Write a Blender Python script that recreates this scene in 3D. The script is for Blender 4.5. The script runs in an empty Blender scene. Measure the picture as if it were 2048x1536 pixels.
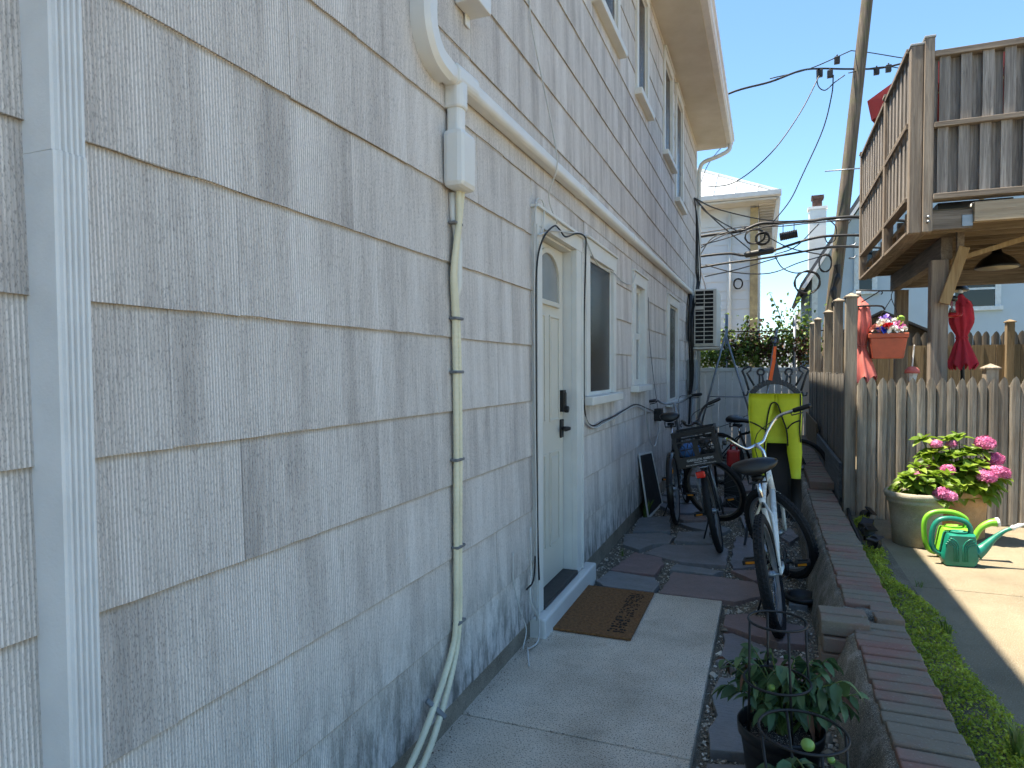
import bpy, math, random
from mathutils import Vector, Matrix, noise
R = math.radians
random.seed(7)
sc = bpy.context.scene
col = sc.collection

# ---------------------------------------------------------------- camera, sky, sun, exposure
cd = bpy.data.cameras.new('camera')
cd.lens = 23.2; cd.sensor_width = 36; cd.shift_y = 0.00855; cd.clip_start = 0.02; cd.clip_end = 1500
cam = bpy.data.objects.new('camera', cd); col.objects.link(cam)
cr = Vector((0.9326, 0.3610, -0.0055)); cf = Vector((-0.3608, 0.9320, -0.0338)); cf.normalize()
cr = (cr - cf * cr.dot(cf)).normalized(); cu = cr.cross(cf)
cam.matrix_world = Matrix.Translation((1.2, 0, 1.46)) @ Matrix((cr, cu, -cf)).transposed().to_4x4()
sc.camera = cam

SUN_EL, SUN_AZ = 73.6, 10.0          # light travels towards +x, a little towards +y
world = bpy.data.worlds.new('World'); sc.world = world; world.use_nodes = True
wn = world.node_tree; bg = wn.nodes['Background']
sky = wn.nodes.new('ShaderNodeTexSky'); sky.sky_type = 'NISHITA'; sky.sun_disc = False
sky.sun_elevation = R(SUN_EL); sky.sun_rotation = R(270 - SUN_AZ)
sky.air_density = 1.0; sky.dust_density = 0.0; sky.ozone_density = 4.5; sky.altitude = 10
tint = wn.nodes.new('ShaderNodeMix'); tint.data_type = 'RGBA'; tint.blend_type = 'MULTIPLY'; tint.inputs[0].default_value = 1; tint.inputs[7].default_value = (.87, .965, .93, 1)
wn.links.new(sky.outputs[0], tint.inputs[6]); wn.links.new(tint.outputs[2], bg.inputs[0]); bg.inputs[1].default_value = 0.095
sl = bpy.data.lights.new('sun', 'SUN'); sl.energy = 5.0; sl.angle = R(0.53); sl.color = (1.0, 0.90, 0.75)
sun = bpy.data.objects.new('sun', sl); col.objects.link(sun)
sd = Vector((math.cos(R(SUN_EL)) * math.cos(R(SUN_AZ)), math.cos(R(SUN_EL)) * math.sin(R(SUN_AZ)), -math.sin(R(SUN_EL))))
sun.rotation_mode = 'QUATERNION'; sun.rotation_quaternion = sd.to_track_quat('-Z', 'Y'); sun.location = (-6, -2, 20)
sc.view_settings.view_transform = 'Standard'; sc.view_settings.look = 'None'
sc.view_settings.exposure = 1.75; sc.view_settings.gamma = 1.0; sc.view_settings.use_curve_mapping = False

cy = sc.cycles; cy.adaptive_threshold = .03; cy.max_bounces = 7; cy.diffuse_bounces = 3; cy.glossy_bounces = 2; cy.transmission_bounces = 3; cy.transparent_max_bounces = 4; cy.caustics_reflective = False; cy.caustics_refractive = False

# ---------------------------------------------------------------- mesh helpers
class MB:
    """collects shapes, build() links them as one mesh object"""
    def __init__(s): s.v = []; s.f = []
    def add(s, vs, fs, M=None):
        o = len(s.v)
        s.v += [tuple(M @ Vector(v)) for v in vs] if M is not None else [tuple(v) for v in vs]
        s.f += [tuple(i + o for i in f) for f in fs]; return s
    def box(s, x0, x1, y0, y1, z0, z1, M=None):
        return s.add([(x0,y0,z0),(x1,y0,z0),(x1,y1,z0),(x0,y1,z0),(x0,y0,z1),(x1,y0,z1),(x1,y1,z1),(x0,y1,z1)],
              [(0,3,2,1),(4,5,6,7),(0,1,5,4),(1,2,6,5),(2,3,7,6),(3,0,4,7)], M)
    def bar(s, a, b, w, h, up=(0,0,1)):
        a, b = Vector(a), Vector(b); d = (b - a); L = d.length; d.normalize(); u = Vector(up)
        if abs(d.dot(u)) > .99: u = Vector((0,1,0))
        x = d.cross(u).normalized(); u = x.cross(d)
        M = Matrix((x, d, u)).transposed().to_4x4(); M.translation = a
        return s.box(-w/2, w/2, 0, L, -h/2, h/2, M)
    def tube(s, pts, r, seg=8, cap=True, closed=False, rf=None):
        pts = [Vector(p) for p in pts]; n = len(pts); rs = r if isinstance(r, (list, tuple)) else [r]*n
        o = len(s.v); px = None
        for i, p in enumerate(pts):
            if closed: t = pts[(i+1) % n] - pts[i-1]
            else: t = pts[min(i+1, n-1)] - pts[max(i-1, 0)]
            t.normalize()
            if px is None:
                px = t.orthogonal().normalized()
            px = (px - t * px.dot(t))
            if px.length < 1e-6: px = t.orthogonal()
            px.normalize(); py = t.cross(px)
            for k in range(seg):
                a = 2*math.pi*k/seg; s.v.append(tuple(p + (px*math.cos(a) + py*math.sin(a))*rs[i]))
        m = n if closed else n-1
        for i in range(m):
            for k in range(seg):
                a = o + i*seg + k; b = o + i*seg + (k+1) % seg; j = ((i+1) % n)
                s.f.append((a, b, o + j*seg + (k+1) % seg, o + j*seg + k))
        if cap and not closed:
            s.f.append(tuple(o + k for k in range(seg-1, -1, -1))); s.f.append(tuple(o + (n-1)*seg + k for k in range(seg)))
        return s
    def sweep(s, pts, w, d, nrm=(1,0,0)):
        pts = [Vector(p) for p in pts]; o = len(s.v); N = Vector(nrm); m = len(pts)
        for i, p in enumerate(pts):
            t = (pts[min(i+1, m-1)]-pts[max(i-1, 0)]).normalized(); b = t.cross(N).normalized()
            for (u, v) in ((-.5,-.5),(.5,-.5),(.5,.28),(.30,.5),(-.30,.5),(-.5,.28)): s.v.append(tuple(p+b*(u*w)+N*(v*d)))
        for i in range(m-1):
            for k in range(6): a = o+i*6+k; c = o+i*6+(k+1) % 6; s.f.append((a, c, c+6, a+6))
        s.f += [tuple(o+k for k in range(5,-1,-1)), tuple(o+(m-1)*6+k for k in range(6))]; return s
    def lathe(s, prof, seg=16, M=None, wob=0):
        vs = []; fs = []; n = len(prof)
        for (r, z) in prof:
            for k in range(seg):
                a = 2*math.pi*k/seg; q = r*(1 + (wob*math.sin(a*3+z*9) if wob else 0)); vs.append((q*math.cos(a), q*math.sin(a), z))
        for i in range(n-1):
            for k in range(seg):
                fs.append((i*seg+k, i*seg+(k+1) % seg, (i+1)*seg+(k+1) % seg, (i+1)*seg+k))
        fs.append(tuple(range(seg-1, -1, -1))); fs.append(tuple((n-1)*seg+k for k in range(seg)))
        return s.add(vs, fs, M)
    def prism(s, poly, h0, h1, ax='z', M=None):
        n = len(poly)
        def P(a, b, h): return {'z': (a, b, h), 'y': (a, h, b), 'x': (h, a, b)}[ax]
        vs = [P(a, b, h0) for a, b in poly] + [P(a, b, h1) for a, b in poly]
        fs = [tuple(range(n-1, -1, -1)), tuple(range(n, 2*n))] + [(i, (i+1) % n, n+(i+1) % n, n+i) for i in range(n)]
        if ax == 'y': fs = [tuple(reversed(f)) for f in fs]
        return s.add(vs, fs, M)
    def sph(s, c, r, seg=10, rings=6, sc_=(1,1,1), M=None, wob=0):
        c = Vector(c); vs = [(0,0,-1)]; fs = []
        for i in range(1, rings):
            t = -math.pi/2 + math.pi*i/rings
            for k in range(seg):
                a = 2*math.pi*k/seg; vs.append((math.cos(t)*math.cos(a), math.cos(t)*math.sin(a), math.sin(t)))
        vs.append((0,0,1)); top = len(vs)-1
        for k in range(seg):
            fs.append((0, 1+(k+1) % seg, 1+k)); fs.append((top, top-seg+k, top-seg+(k+1) % seg))
        for i in range(rings-2):
            for k in range(seg):
                a = 1+i*seg+k; b = 1+i*seg+(k+1) % seg; fs.append((a, b, b+seg, a+seg))
        out = []
        for v in vs:
            v = Vector(v); q = r*(1 + (wob*noise.noise(v*2.3+c*7) if wob else 0)); out.append((c.x+v.x*q*sc_[0], c.y+v.y*q*sc_[1], c.z+v.z*q*sc_[2]))
        return s.add(out, fs, M)
    def mesh(s, name, m, smooth=False):
        me = bpy.data.meshes.new(name); me.from_pydata(s.v, [], s.f); me.update()
        if m: me.materials.append(m)
        if smooth is True: me.polygons.foreach_set('use_smooth', [True]*len(me.polygons))
        return me
    def build(s, name, m, parent=None, smooth=False, bevel=0, loc=None):
        o = bpy.data.objects.new(name, s.mesh(name, m, smooth)); col.objects.link(o)
        if parent: attach(o, parent)
        if loc: o.location = loc
        if smooth == 'auto':
            o.data.polygons.foreach_set('use_smooth', [True]*len(o.data.polygons))
            o.data.set_sharp_from_angle(angle=R(38))
        if bevel:
            b = o.modifiers.new('bevel', 'BEVEL'); b.width = bevel; b.segments = 2; b.limit_method = 'ANGLE'
        return o
WPOS = {}
def attach(o, p):
    """parent without moving: things built in world coordinates keep their place"""
    o.parent = p
    w = WPOS.get(p.name)
    if w is not None: o.matrix_parent_inverse = w.inverted()
def tag(o, label, cat, group=None):
    o['label'] = label; o['category'] = cat
    if group: o['group'] = group
    return o
def struct(o): o['kind'] = 'structure'; return o
def stuff(o, label=None, cat=None):
    o['kind'] = 'stuff'
    if label: o['label'] = label
    if cat: o['category'] = cat
    return o
def thing(name, loc, label, cat, group=None, rz=0, world_parts=True, M=None):
    """Empty at the base of a thing; with world_parts its parts are written in world coordinates"""
    o = bpy.data.objects.new(name, None); col.objects.link(o); o.empty_display_size = .1
    if M is None: M = Matrix.Translation(loc) @ Matrix.Rotation(rz, 4, 'Z')
    o.matrix_world = M
    if world_parts: WPOS[o.name] = M.copy()
    return tag(o, label, cat, group)
def inst(me, name, parent, M, world_parts=True):
    o = bpy.data.objects.new(name, me); col.objects.link(o); o.parent = parent
    w = WPOS.get(parent.name)
    o.matrix_local = (w.inverted() @ M) if w is not None else M
    return o
def copy_tree(o, parent=None, wp=None):
    c = o.copy(); col.objects.link(c); c.parent = parent
    for ch in o.children: copy_tree(ch, c)
    return c
def arc(cx, cy, r, a0, a1, n): return [(cx + r*math.cos(R(a0+(a1-a0)*i/n)), cy + r*math.sin(R(a0+(a1-a0)*i/n))) for i in range(n+1)]
def smooth_path(pts, n=6):
    """Catmull-Rom through the points"""
    P = [Vector(p) for p in pts]; P = [P[0]*2-P[1]] + P + [P[-1]*2-P[-2]]; out = []
    for i in range(1, len(P)-2):
        for k in range(n):
            t = k/n; a, b, c, d = P[i-1], P[i], P[i+1], P[i+2]
            out.append(((b*2) + (c-a)*t + (a*2-b*5+c*4-d)*t*t + (b*3-a-c*3+d)*t**3)*.5)
    out.append(P[-2]); return out
def rot(x=0, y=0, z=0): return Matrix.Rotation(R(z), 4, 'Z') @ Matrix.Rotation(R(y), 4, 'Y') @ Matrix.Rotation(R(x), 4, 'X')
def T(x, y=None, z=None): return Matrix.Translation(x if y is None else (x, y, z))

# ---------------------------------------------------------------- materials
def lin(c):
    if max(c) > 1.0: c = [v/255 for v in c]
    else: return tuple(c)
    return tuple(v/12.92 if v <= .04045 else ((v+.055)/1.055)**2.4 for v in c)
class NT:
    def __init__(s, name):
        s.m = bpy.data.materials.new(name); s.m.use_nodes = True; s.t = s.m.node_tree; s.b = s.t.nodes['Principled BSDF']
    def n(s, t, **k):
        q = s.t.nodes.new(t)
        for a, v in k.items(): setattr(q, a, v)
        return q
    def l(s, a, b): s.t.links.new(a, b)
    def pos(s, scale=(1,1,1), obj=False):
        g = s.n('ShaderNodeTexCoord').outputs['Object'] if obj else s.n('ShaderNodeNewGeometry').outputs['Position']
        mp = s.n('ShaderNodeMapping'); mp.inputs['Scale'].default_value = scale; s.l(g, mp.inputs[0]); return mp.outputs[0]
    def noise(s, vec, scale, detail=3, rough=.55, dist=0):
        q = s.n('ShaderNodeTexNoise'); q.inputs['Scale'].default_value = scale; q.inputs['Detail'].default_value = detail
        q.inputs['Roughness'].default_value = rough; q.inputs['Distortion'].default_value = dist; s.l(vec, q.inputs['Vector']); return q.outputs[0]
    def ramp(s, f, stops):
        q = s.n('ShaderNodeValToRGB'); e = q.color_ramp.elements
        while len(e) < len(stops): e.new(.5)
        for i, (p, c) in enumerate(stops):
            e[i].position = p; e[i].color = (*lin(c), 1) if isinstance(c, (tuple, list)) else (c, c, c, 1)
        s.l(f, q.inputs[0]); return q.outputs[0]
    def math(s, op, a, b=None, clamp=False):
        q = s.n('ShaderNodeMath', operation=op, use_clamp=clamp)
        for i, v in enumerate((a, b)):
            if v is None: continue
            if isinstance(v, (int, float)): q.inputs[i].default_value = v
            else: s.l(v, q.inputs[i])
        return q.outputs[0]
    def mix(s, f, a, b, mode='MIX'):
        q = s.n('ShaderNodeMix', data_type='RGBA', blend_type=mode)
        for i, v in ((0, f), (6, a), (7, b)):
            if isinstance(v, (int, float)): q.inputs[i].default_value = v if i == 0 else (v, v, v, 1)
            elif isinstance(v, (tuple, list)): q.inputs[i].default_value = (*lin(v), 1)
            else: s.l(v, q.inputs[i])
        return q.outputs[2]
    def rand(s):
        a = s.n('ShaderNodeObjectInfo').outputs['Random']; b = s.n('ShaderNodeNewGeometry').outputs['Random Per Island']
        return s.math('FRACT', s.math('ADD', a, b))
    def bump(s, h, strength, dist=.01, prev=None):
        q = s.n('ShaderNodeBump'); q.inputs['Strength'].default_value = strength; q.inputs['Distance'].default_value = dist
        s.l(h, q.inputs['Height'])
        if prev is not None: s.l(prev, q.inputs['Normal'])
        return q.outputs[0]
    def out(s, colr=None, rough=.6, nrm=None, metal=0, **k):
        b = s.b
        if colr is not None:
            if isinstance(colr, (tuple, list)): b.inputs['Base Color'].default_value = (*lin(colr), 1)
            else: s.l(colr, b.inputs['Base Color'])
        if isinstance(rough, (int, float)): b.inputs['Roughness'].default_value = rough
        else: s.l(rough, b.inputs['Roughness'])
        b.inputs['Metallic'].default_value = metal
        if nrm is not None: s.l(nrm, b.inputs['Normal'])
        for a, v in k.items(): b.inputs[a.replace('_', ' ')].default_value = v
        return s.m
def plain(name, c, rough=.5, var=.12, scale=14, bump=.15, bs=60, metal=0, rnd=0, obj=False, **k):
    """paint, plastic, metal: one colour with soft wear and fine relief"""
    q = NT(name); p = q.pos(obj=obj); f = q.noise(p, scale, 4)
    c = lin(c); hi = tuple(min(1, v*(1+var)) for v in c); lo = tuple(v*(1-var*1.4) for v in c)
    cc = q.ramp(f, [(.3, lo), (.7, hi)])
    if rnd:
        cc = q.mix(1, cc, q.ramp(q.rand(), [(0, (1-rnd,)*3), (1, (1.0,)*3)]), 'MULTIPLY')
    ro = q.ramp(f, [(.2, max(0, rough-.08)), (.8, min(1, rough+.08))])
    nb = q.bump(q.noise(p, bs, 3), bump, .004) if bump else None
    return q.out(cc, ro, nb, metal, **k)
def wood(name, base, dark, axis='z', rnd=.25, fine=70, streak=.5, rough=.85, tint=None, tl=.5):
    """weathered timber, grain along the axis"""
    q = NT(name); st = {'z': (1,1,.05), 'y': (1,.05,1), 'x': (.05,1,1)}[axis]
    p = q.pos(st); g = q.noise(p, fine, 5, .7, .6); big = q.noise(p, 11, 3, .6, 1.5); blot = q.noise(q.pos(), 5, 4, .6)
    g2 = q.noise(p, fine*2.7, 3, .7)
    cc = q.ramp(g, [(.3, dark), (.62, base)])
    cc = q.mix(q.math('MULTIPLY', q.ramp(big, [(.35, 1), (.6, 0.)]), streak), cc, dark)
    if tint: cc = q.mix(q.ramp(blot, [(.45, 0.), (.75, tl)]), cc, tint)
    cc = q.mix(1, cc, q.ramp(q.rand(), [(0, (1-rnd,)*3), (1, (1.0,)*3)]), 'MULTIPLY')
    h = q.math('ADD', g, q.math('MULTIPLY', g2, .5))
    return q.out(cc, rough, q.bump(h, .55, .006))
M = {}
def siding():
    q = NT('cement shingle siding'); P = q.pos()
    sx = q.n('ShaderNodeSeparateXYZ'); q.l(P, sx.inputs[0]); y = sx.outputs[1]; z = sx.outputs[2]
    blot = q.noise(P, 3.1, 3, .6)
    rib = q.math('SINE', q.math('MULTIPLY', y, 2*math.pi/.0088))
    r = q.rand(); of_ = q.n('ShaderNodeCombineXYZ'); q.l(q.math('MULTIPLY', r, 31.0), of_.inputs[1]); q.l(q.math('MULTIPLY', r, 17.0), of_.inputs[2])
    va = q.n('ShaderNodeVectorMath', operation='ADD'); q.l(q.pos((1, 4.2, .28)), va.inputs[0]); q.l(of_.outputs[0], va.inputs[1])
    band = q.noise(va.outputs[0], 1.5, 3, .6)                   # vertical weathering bands, different on every shingle
    fine = q.noise(q.pos((1, 62, 2.2)), 2.4, 2, .7)               # thin runs
    speck = q.noise(q.pos((1, 1, .38)), 300, 1, .7)
    t = q.math('ADD', band, q.math('MULTIPLY', q.math('SUBTRACT', r, .5), .08))
    t = q.math('ADD', t, q.math('MULTIPLY', q.math('SUBTRACT', blot, .5), .22))
    t2 = q.math('ADD', t, q.math('MULTIPLY', q.math('SUBTRACT', fine, .5), .42))
    cc = q.ramp(t2, [(.24, (164, 157, 151)), (.41, (198, 190, 183)), (.53, (226, 218, 210)), (.68, (244, 237, 230))])
    keep = q.ramp(t, [(.40, .35), (.56, 1)])                   # clean bands show the ribs, dirty ones the speckle
    cc = q.mix(q.math('MULTIPLY', q.math('MULTIPLY', q.ramp(rib, [(.0, 1), (.6, 0.)]), keep), .5), cc, (138, 134, 131))
    sp = q.math('MULTIPLY', q.ramp(speck, [(.52, 0.), (.68, 1)]), q.ramp(t, [(.36, .68), (.60, .34)]))
    cc = q.mix(sp, cc, (122, 119, 117))
    # rusty brown line where the course above laps over, and black algae patches on the lowest courses
    fr = q.math('FRACT', q.math('DIVIDE', q.math('SUBTRACT', z, .105), .298))
    cc = q.mix(q.ramp(fr, [(.955, 0.), (.992, .55)]), cc, (150, 130, 98))
    alg = q.noise(q.pos((1, 5, 1.6)), 3.2, 4, .7)
    cc = q.mix(q.math('MULTIPLY', q.ramp(alg, [(.42, 0.), (.62, 1)]), q.ramp(z, [(.12, .8), (.62, 0.)])), cc, (74, 76, 68))
    h = q.math('ADD', q.math('MULTIPLY', rib, .5), q.math('MULTIPLY', speck, .35))
    return q.out(cc, .8, q.bump(h, .5, .003))
M['siding'] = siding()
def concrete(name, a, b, c, spk, scale=3, spots=None):
    q = NT(name); P = q.pos(); f = q.noise(P, scale, 6, .65); s1 = q.noise(P, 150, 2, .75); s2 = q.noise(P, 230, 1, .7); bg_ = q.noise(P, 1.3, 4, .6)
    cc = q.ramp(f, [(.3, a), (.5, b), (.7, c)])
    cc = q.mix(1, cc, q.ramp(bg_, [(.34, (.64, .63, .60)), (.50, (1., 1., 1.)), (.68, (.84, .83, .80))]), 'MULTIPLY')
    cc = q.mix(q.ramp(s1, [(.53, 0.), (.64, spk)]), cc, (62, 59, 56))
    cc = q.mix(q.ramp(s2, [(.57, 0.), (.67, spk*.8)]), cc, (205, 196, 180))
    vo = q.n('ShaderNodeTexVoronoi', feature='DISTANCE_TO_EDGE'); vo.inputs['Scale'].default_value = 1.1
    wp = q.n('ShaderNodeVectorMath', operation='ADD'); q.l(P, wp.inputs[0])
    nz = q.n('ShaderNodeTexNoise'); nz.inputs['Scale'].default_value = 2.2; nz.inputs['Detail'].default_value = 5; q.l(P, nz.inputs[0]); q.l(nz.outputs[1], wp.inputs[1]); q.l(wp.outputs[0], vo.inputs[0])
    if spots: cc = q.mix(q.ramp(vo.outputs['Distance'], [(.004, spots), (.012, 0.)]), cc, (60, 56, 50))
    return q.out(cc, .88, q.bump(q.math('ADD', s1, s2), .55, .006))
M['slab'] = concrete('exposed aggregate slab', (200, 184, 163), (214, 199, 178), (224, 210, 191), .95)
M['patio'] = concrete('patio concrete', (116, 105, 84), (128, 117, 94), (138, 127, 104), .5, 2)
M['foundation'] = concrete('foundation render', (120, 110, 95), (140, 130, 114), (158, 147, 130), .4, 5)
M['soil'] = concrete('bare soil', (78, 70, 58), (100, 91, 76), (124, 114, 97), .5, 6)
M['ground'] = concrete('outlying ground', (96, 90, 80), (112, 105, 93), (126, 118, 104), .4, .6)
M['stucco'] = concrete('rough cement render', (92, 86, 72), (126, 119, 104), (178, 172, 162), .8, 9)
M['mortar'] = concrete('lime mortar', (84, 79, 71), (106, 100, 91), (128, 122, 113), .5, 14)
def stone():
    q = NT('slate flagstone'); P = q.pos(); r = q.rand(); f = q.noise(P, 7, 5, .65); g = q.noise(q.pos((1, 3, 1)), 30, 4, .7)
    cc = q.ramp(r, [(0, (116, 118, 120)), (.3, (130, 127, 124)), (.42, (130, 102, 97)), (.6, (136, 112, 104)), (.72, (136, 120, 109)), (.9, (112, 112, 120))])
    cc = q.mix(q.ramp(f, [(.35, 0.), (.75, .5)]), cc, (122, 118, 112))
    cc = q.mix(q.ramp(g, [(.5, 0.), (.75, .35)]), cc, (52, 50, 52))
    return q.out(cc, q.ramp(f, [(.3, .42), (.7, .72)]), q.bump(q.math('ADD', f, g), .5, .01))
M['stone'] = stone()
def pebble():
    q = NT('pebbles'); r = q.rand(); cc = q.ramp(r, [(0, (112, 102, 88)), (.4, (148, 137, 119)), (.75, (184, 173, 155)), (1, (226, 220, 208))])
    return q.out(cc, .8, q.bump(q.noise(q.pos(), 200, 2), .3, .002))
M['pebble'] = pebble()
def brick():
    q = NT('old red brick'); P = q.pos(); r = q.rand(); f = q.noise(P, 16, 5, .7); g = q.noise(P, 90, 3, .7); mo = q.noise(P, 3.1, 4, .6)
    cc = q.ramp(r, [(0, (128, 92, 80)), (.3, (142, 102, 89)), (.6, (134, 110, 95)), (1, (150, 112, 99))])
    cc = q.mix(q.ramp(mo, [(.40, 0.), (.56, .9)]), cc, (126, 117, 99))
    cc = q.mix(q.ramp(f, [(.45, 0.), (.75, .55)]), cc, (122, 106, 92))
    cc = q.mix(q.ramp(g, [(.58, 0.), (.75, .6)]), cc, (158, 148, 136))
    return q.out(cc, .88, q.bump(q.math('ADD', f, g), .6, .006))
M['brick'] = brick()
def foliage(name, a, b, c, rough=.5, trans=.25):
    q = NT(name); r = q.rand(); f = q.noise(q.pos(), 40, 3)
    cc = q.ramp(q.math('ADD', q.math('MULTIPLY', r, .6), q.math('MULTIPLY', q.ramp(q.noise(q.pos(), 7, 3), [(.35, 0.), (.65, 1.)]), .4)), [(.1, a), (.5, b), (.9, c)])
    m = q.out(cc, rough, q.bump(f, .3, .004))
    tr = q.n('ShaderNodeBsdfTranslucent'); q.l(cc, tr.inputs[0]); mx = q.n('ShaderNodeMixShader'); mx.inputs[0].default_value = trans
    q.l(q.b.outputs[0], mx.inputs[1]); q.l(tr.outputs[0], mx.inputs[2]); q.l(mx.outputs[0], q.t.nodes['Material Output'].inputs[0])
    return m
M['hydrangea_leaf'] = foliage('hydrangea leaf', (78, 108, 24), (112, 140, 36), (140, 162, 56), .5, .4)
M['tomato_leaf'] = foliage('tomato leaf', (46, 72, 44), (70, 100, 60), (102, 124, 76), .5, .2)
M['cover'] = foliage('creeping ground cover', (108, 128, 26), (150, 164, 42), (188, 196, 74), .6, .3)
M['vine'] = foliage('vine leaf', (44, 66, 24), (88, 116, 44), (134, 152, 72), .5, .35)
M['dry_leaf'] = foliage('dry vine leaf', (58, 38, 26), (84, 54, 38), (112, 78, 54), .7, .15)
M['weed'] = foliage('weed blade', (64, 88, 34), (96, 118, 48), (132, 140, 80), .6, .3)
M['white_paint'] = plain('white paint', (214, 212, 205), .45, .05, 5, .1)
M['cream_paint'] = plain('cream door paint', (206, 200, 186), .42, .03, 4, .05)
M['vinyl'] = plain('white vinyl', (204, 203, 197), .45, .06, 6, .05)
M['pvc'] = plain('white duct plastic', (222, 220, 214), .35, .04, 5, .04)
M['gutter_metal'] = plain('grey white aluminium', (222, 222, 220), .45, .06, 7, .25, 160)
def soffit():
    q = NT('stained soffit paint'); P = q.pos(); f = q.noise(P, 2.2, 5, .65); g = q.noise(q.pos((1, .6, 1)), 9, 5, .75)
    cc = q.ramp(f, [(.3, (196, 190, 176)), (.7, (214, 209, 198))])
    cc = q.mix(q.ramp(g, [(.64, 0.), (.80, .6)]), cc, (112, 104, 94))
    return q.out(cc, .7, q.bump(f, .2, .004))
M['soffit'] = soffit()
M['hose'] = plain('beige drain hose', (220, 212, 182), .45, .06, 9, .05)
M['grey_clip'] = plain('grey plastic clip', (112, 114, 116), .5)
M['black_plastic'] = plain('black plastic', (12, 12, 13), .5, .2, 20, .1)
M['rubber'] = plain('tyre rubber', (15, 15, 16), .8, .2, 40, .3, 200)
M['cable'] = plain('black cable sheath', (12, 12, 13), .55, .2, 9, 0)
M['white_cable'] = plain('white cable sheath', (196, 194, 188), .5, .06, 9, 0)
M['steel'] = plain('galvanised steel', (138, 142, 146), .42, .12, 20, .1, 90, .85)
M['chrome'] = plain('chrome', (205, 208, 212), .16, .05, 20, 0, 60, 1.0)
M['bike_white'] = plain('white bicycle paint', (216, 216, 210), .3, .06, 12, .05)
M['bike_cream'] = plain('cream bicycle paint', (202, 190, 160), .35, .05, 12, .05)
M['bike_black'] = plain('black bicycle paint', (10, 10, 11), .3, .2, 12, .05)
M['vinyl_black'] = plain('black saddle vinyl', (14, 15, 17), .38, .12, 10, .2, 120)
M['rim_alloy'] = plain('alloy rim', (150, 152, 154), .35, .1, 18, .05, 60, .7)
M['rim_tan'] = plain('dusty alloy rim', (120, 112, 102), .5, .12, 18, .05, 60, .4)
M['red_lens'] = plain('red reflector', (214, 40, 26), .25, .08, 20, .1)
M['orange_lens'] = plain('amber reflector', (216, 132, 28), .25, .08, 20, .1)
M['orange_strap'] = plain('orange webbing', (226, 96, 36), .7, .08, 60, .4, 300)
def neo():
    q = NT('yellow neoprene'); P = q.pos(); br = q.n('ShaderNodeTexBrick'); br.inputs['Scale'].default_value = 34; br.inputs['Mortar Size'].default_value = .03
    mp = q.n('ShaderNodeMapping'); mp.inputs['Rotation'].default_value = (R(90), 0, 0); q.l(P, mp.inputs[0]); q.l(mp.outputs[0], br.inputs['Vector'])
    f = q.noise(P, 8, 3)
    cc = q.ramp(f, [(.3, (178, 186, 20)), (.7, (200, 206, 34))]); cc = q.mix(q.math('MULTIPLY', br.outputs['Fac'], .12), cc, (140, 150, 10))
    return q.out(cc, .6, q.bump(br.outputs['Fac'], .25, .002))
M['neoprene'] = neo()
M['neoprene_black'] = plain('black neoprene', (9, 9, 10), .7, .2, 12, .25, 150)
M['hanger'] = plain('slate grey hanger plastic', (36, 41, 48), .5)
M['glass'] = NT('window glass').out((8, 9, 10), .05)
M['screen'] = plain('insect screen', (26, 27, 29), .22, .12, 30, .2, 600)
M['screen_mesh'] = plain('folded insect screen', (18, 20, 24), .6, .1, 30, .3, 500)
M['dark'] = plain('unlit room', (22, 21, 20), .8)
M['lite_glass'] = plain('frosted door glass', (138, 140, 138), .2, .12, 5, .05)
M['mat_coir'] = plain('coir', (124, 86, 50), .95, .35, 60, 1.0, 260)
M['mat_print'] = plain('dark coir print', (46, 33, 22), .95, .3, 60, 1.0, 260)
M['threshold'] = plain('dark threshold', (42, 41, 42), .5)
M['ac_white'] = plain('air conditioner casing', (206, 203, 192), .45, .04, 5, .05)
M['grey_box'] = plain('grey electric box', (152, 154, 152), .5)
M['picket'] = wood('weathered picket', (176, 166, 150), (112, 103, 91), 'z', .3, 70, .55, .85, (120, 96, 72), .35)
M['side_wood'] = wood('grey fence board', (152, 146, 136), (98, 93, 86), 'z', .35, 70, .6)
M['post_wood'] = wood('grey fence post', (164, 153, 136), (112, 100, 86), 'z', .15, 45, .5)
M['deck_wood'] = wood('deck board', (182, 174, 164), (112, 105, 98), 'z', .3, 55, .6)
M['deck_post'] = wood('deck post', (160, 147, 131), (108, 96, 84), 'z', .12, 40, .5)
M['beam_x'] = wood('deck beam', (152, 140, 125), (100, 90, 79), 'x', .2, 45, .5)
M['beam_y'] = wood('deck girder', (150, 136, 119), (100, 88, 75), 'y', .2, 45, .5)
M['new_wood'] = wood('newer timber', (176, 150, 108), (136, 110, 74), 'z', .1, 40, .35)
M['new_wood_x'] = wood('newer rim board', (180, 165, 141), (138, 121, 98), 'x', .1, 40, .35)
M['joist'] = wood('joist timber', (150, 134, 110), (106, 92, 73), 'x', .2, 40, .4)
M['brown_fence'] = wood('brown fence board', (152, 131, 99), (106, 89, 65), 'z', .3, 50, .5)
M['grey_picket'] = wood('old grey picket', (122, 110, 94), (82, 74, 64), 'z', .25, 60, .5)
M['pole_wood'] = wood('utility pole', (122, 110, 96), (70, 60, 51), 'z', .05, 28, .7, .9, (86, 92, 52), .6)
M['kick_board'] = wood('blue grey board', (116, 122, 124), (76, 80, 82), 'y', .1, 40, .4)
M['pot_grey'] = concrete('grey cast pot', (146, 138, 120), (164, 156, 137), (178, 170, 153), .25, 8)
M['pot_tan'] = concrete('tan terracotta', (172, 134, 92), (190, 152, 108), (204, 170, 128), .15, 8)
M['potting_soil'] = concrete('potting soil', (26, 22, 20), (38, 32, 28), (52, 45, 39), .9, 30)
M['flower_pink'] = foliage('hydrangea petal', (172, 72, 122), (204, 108, 156), (224, 156, 192), .6, .2)
M['can_green'] = plain('dark green plastic', (18, 112, 92), .38, .16, 18, .15, 90)
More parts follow.
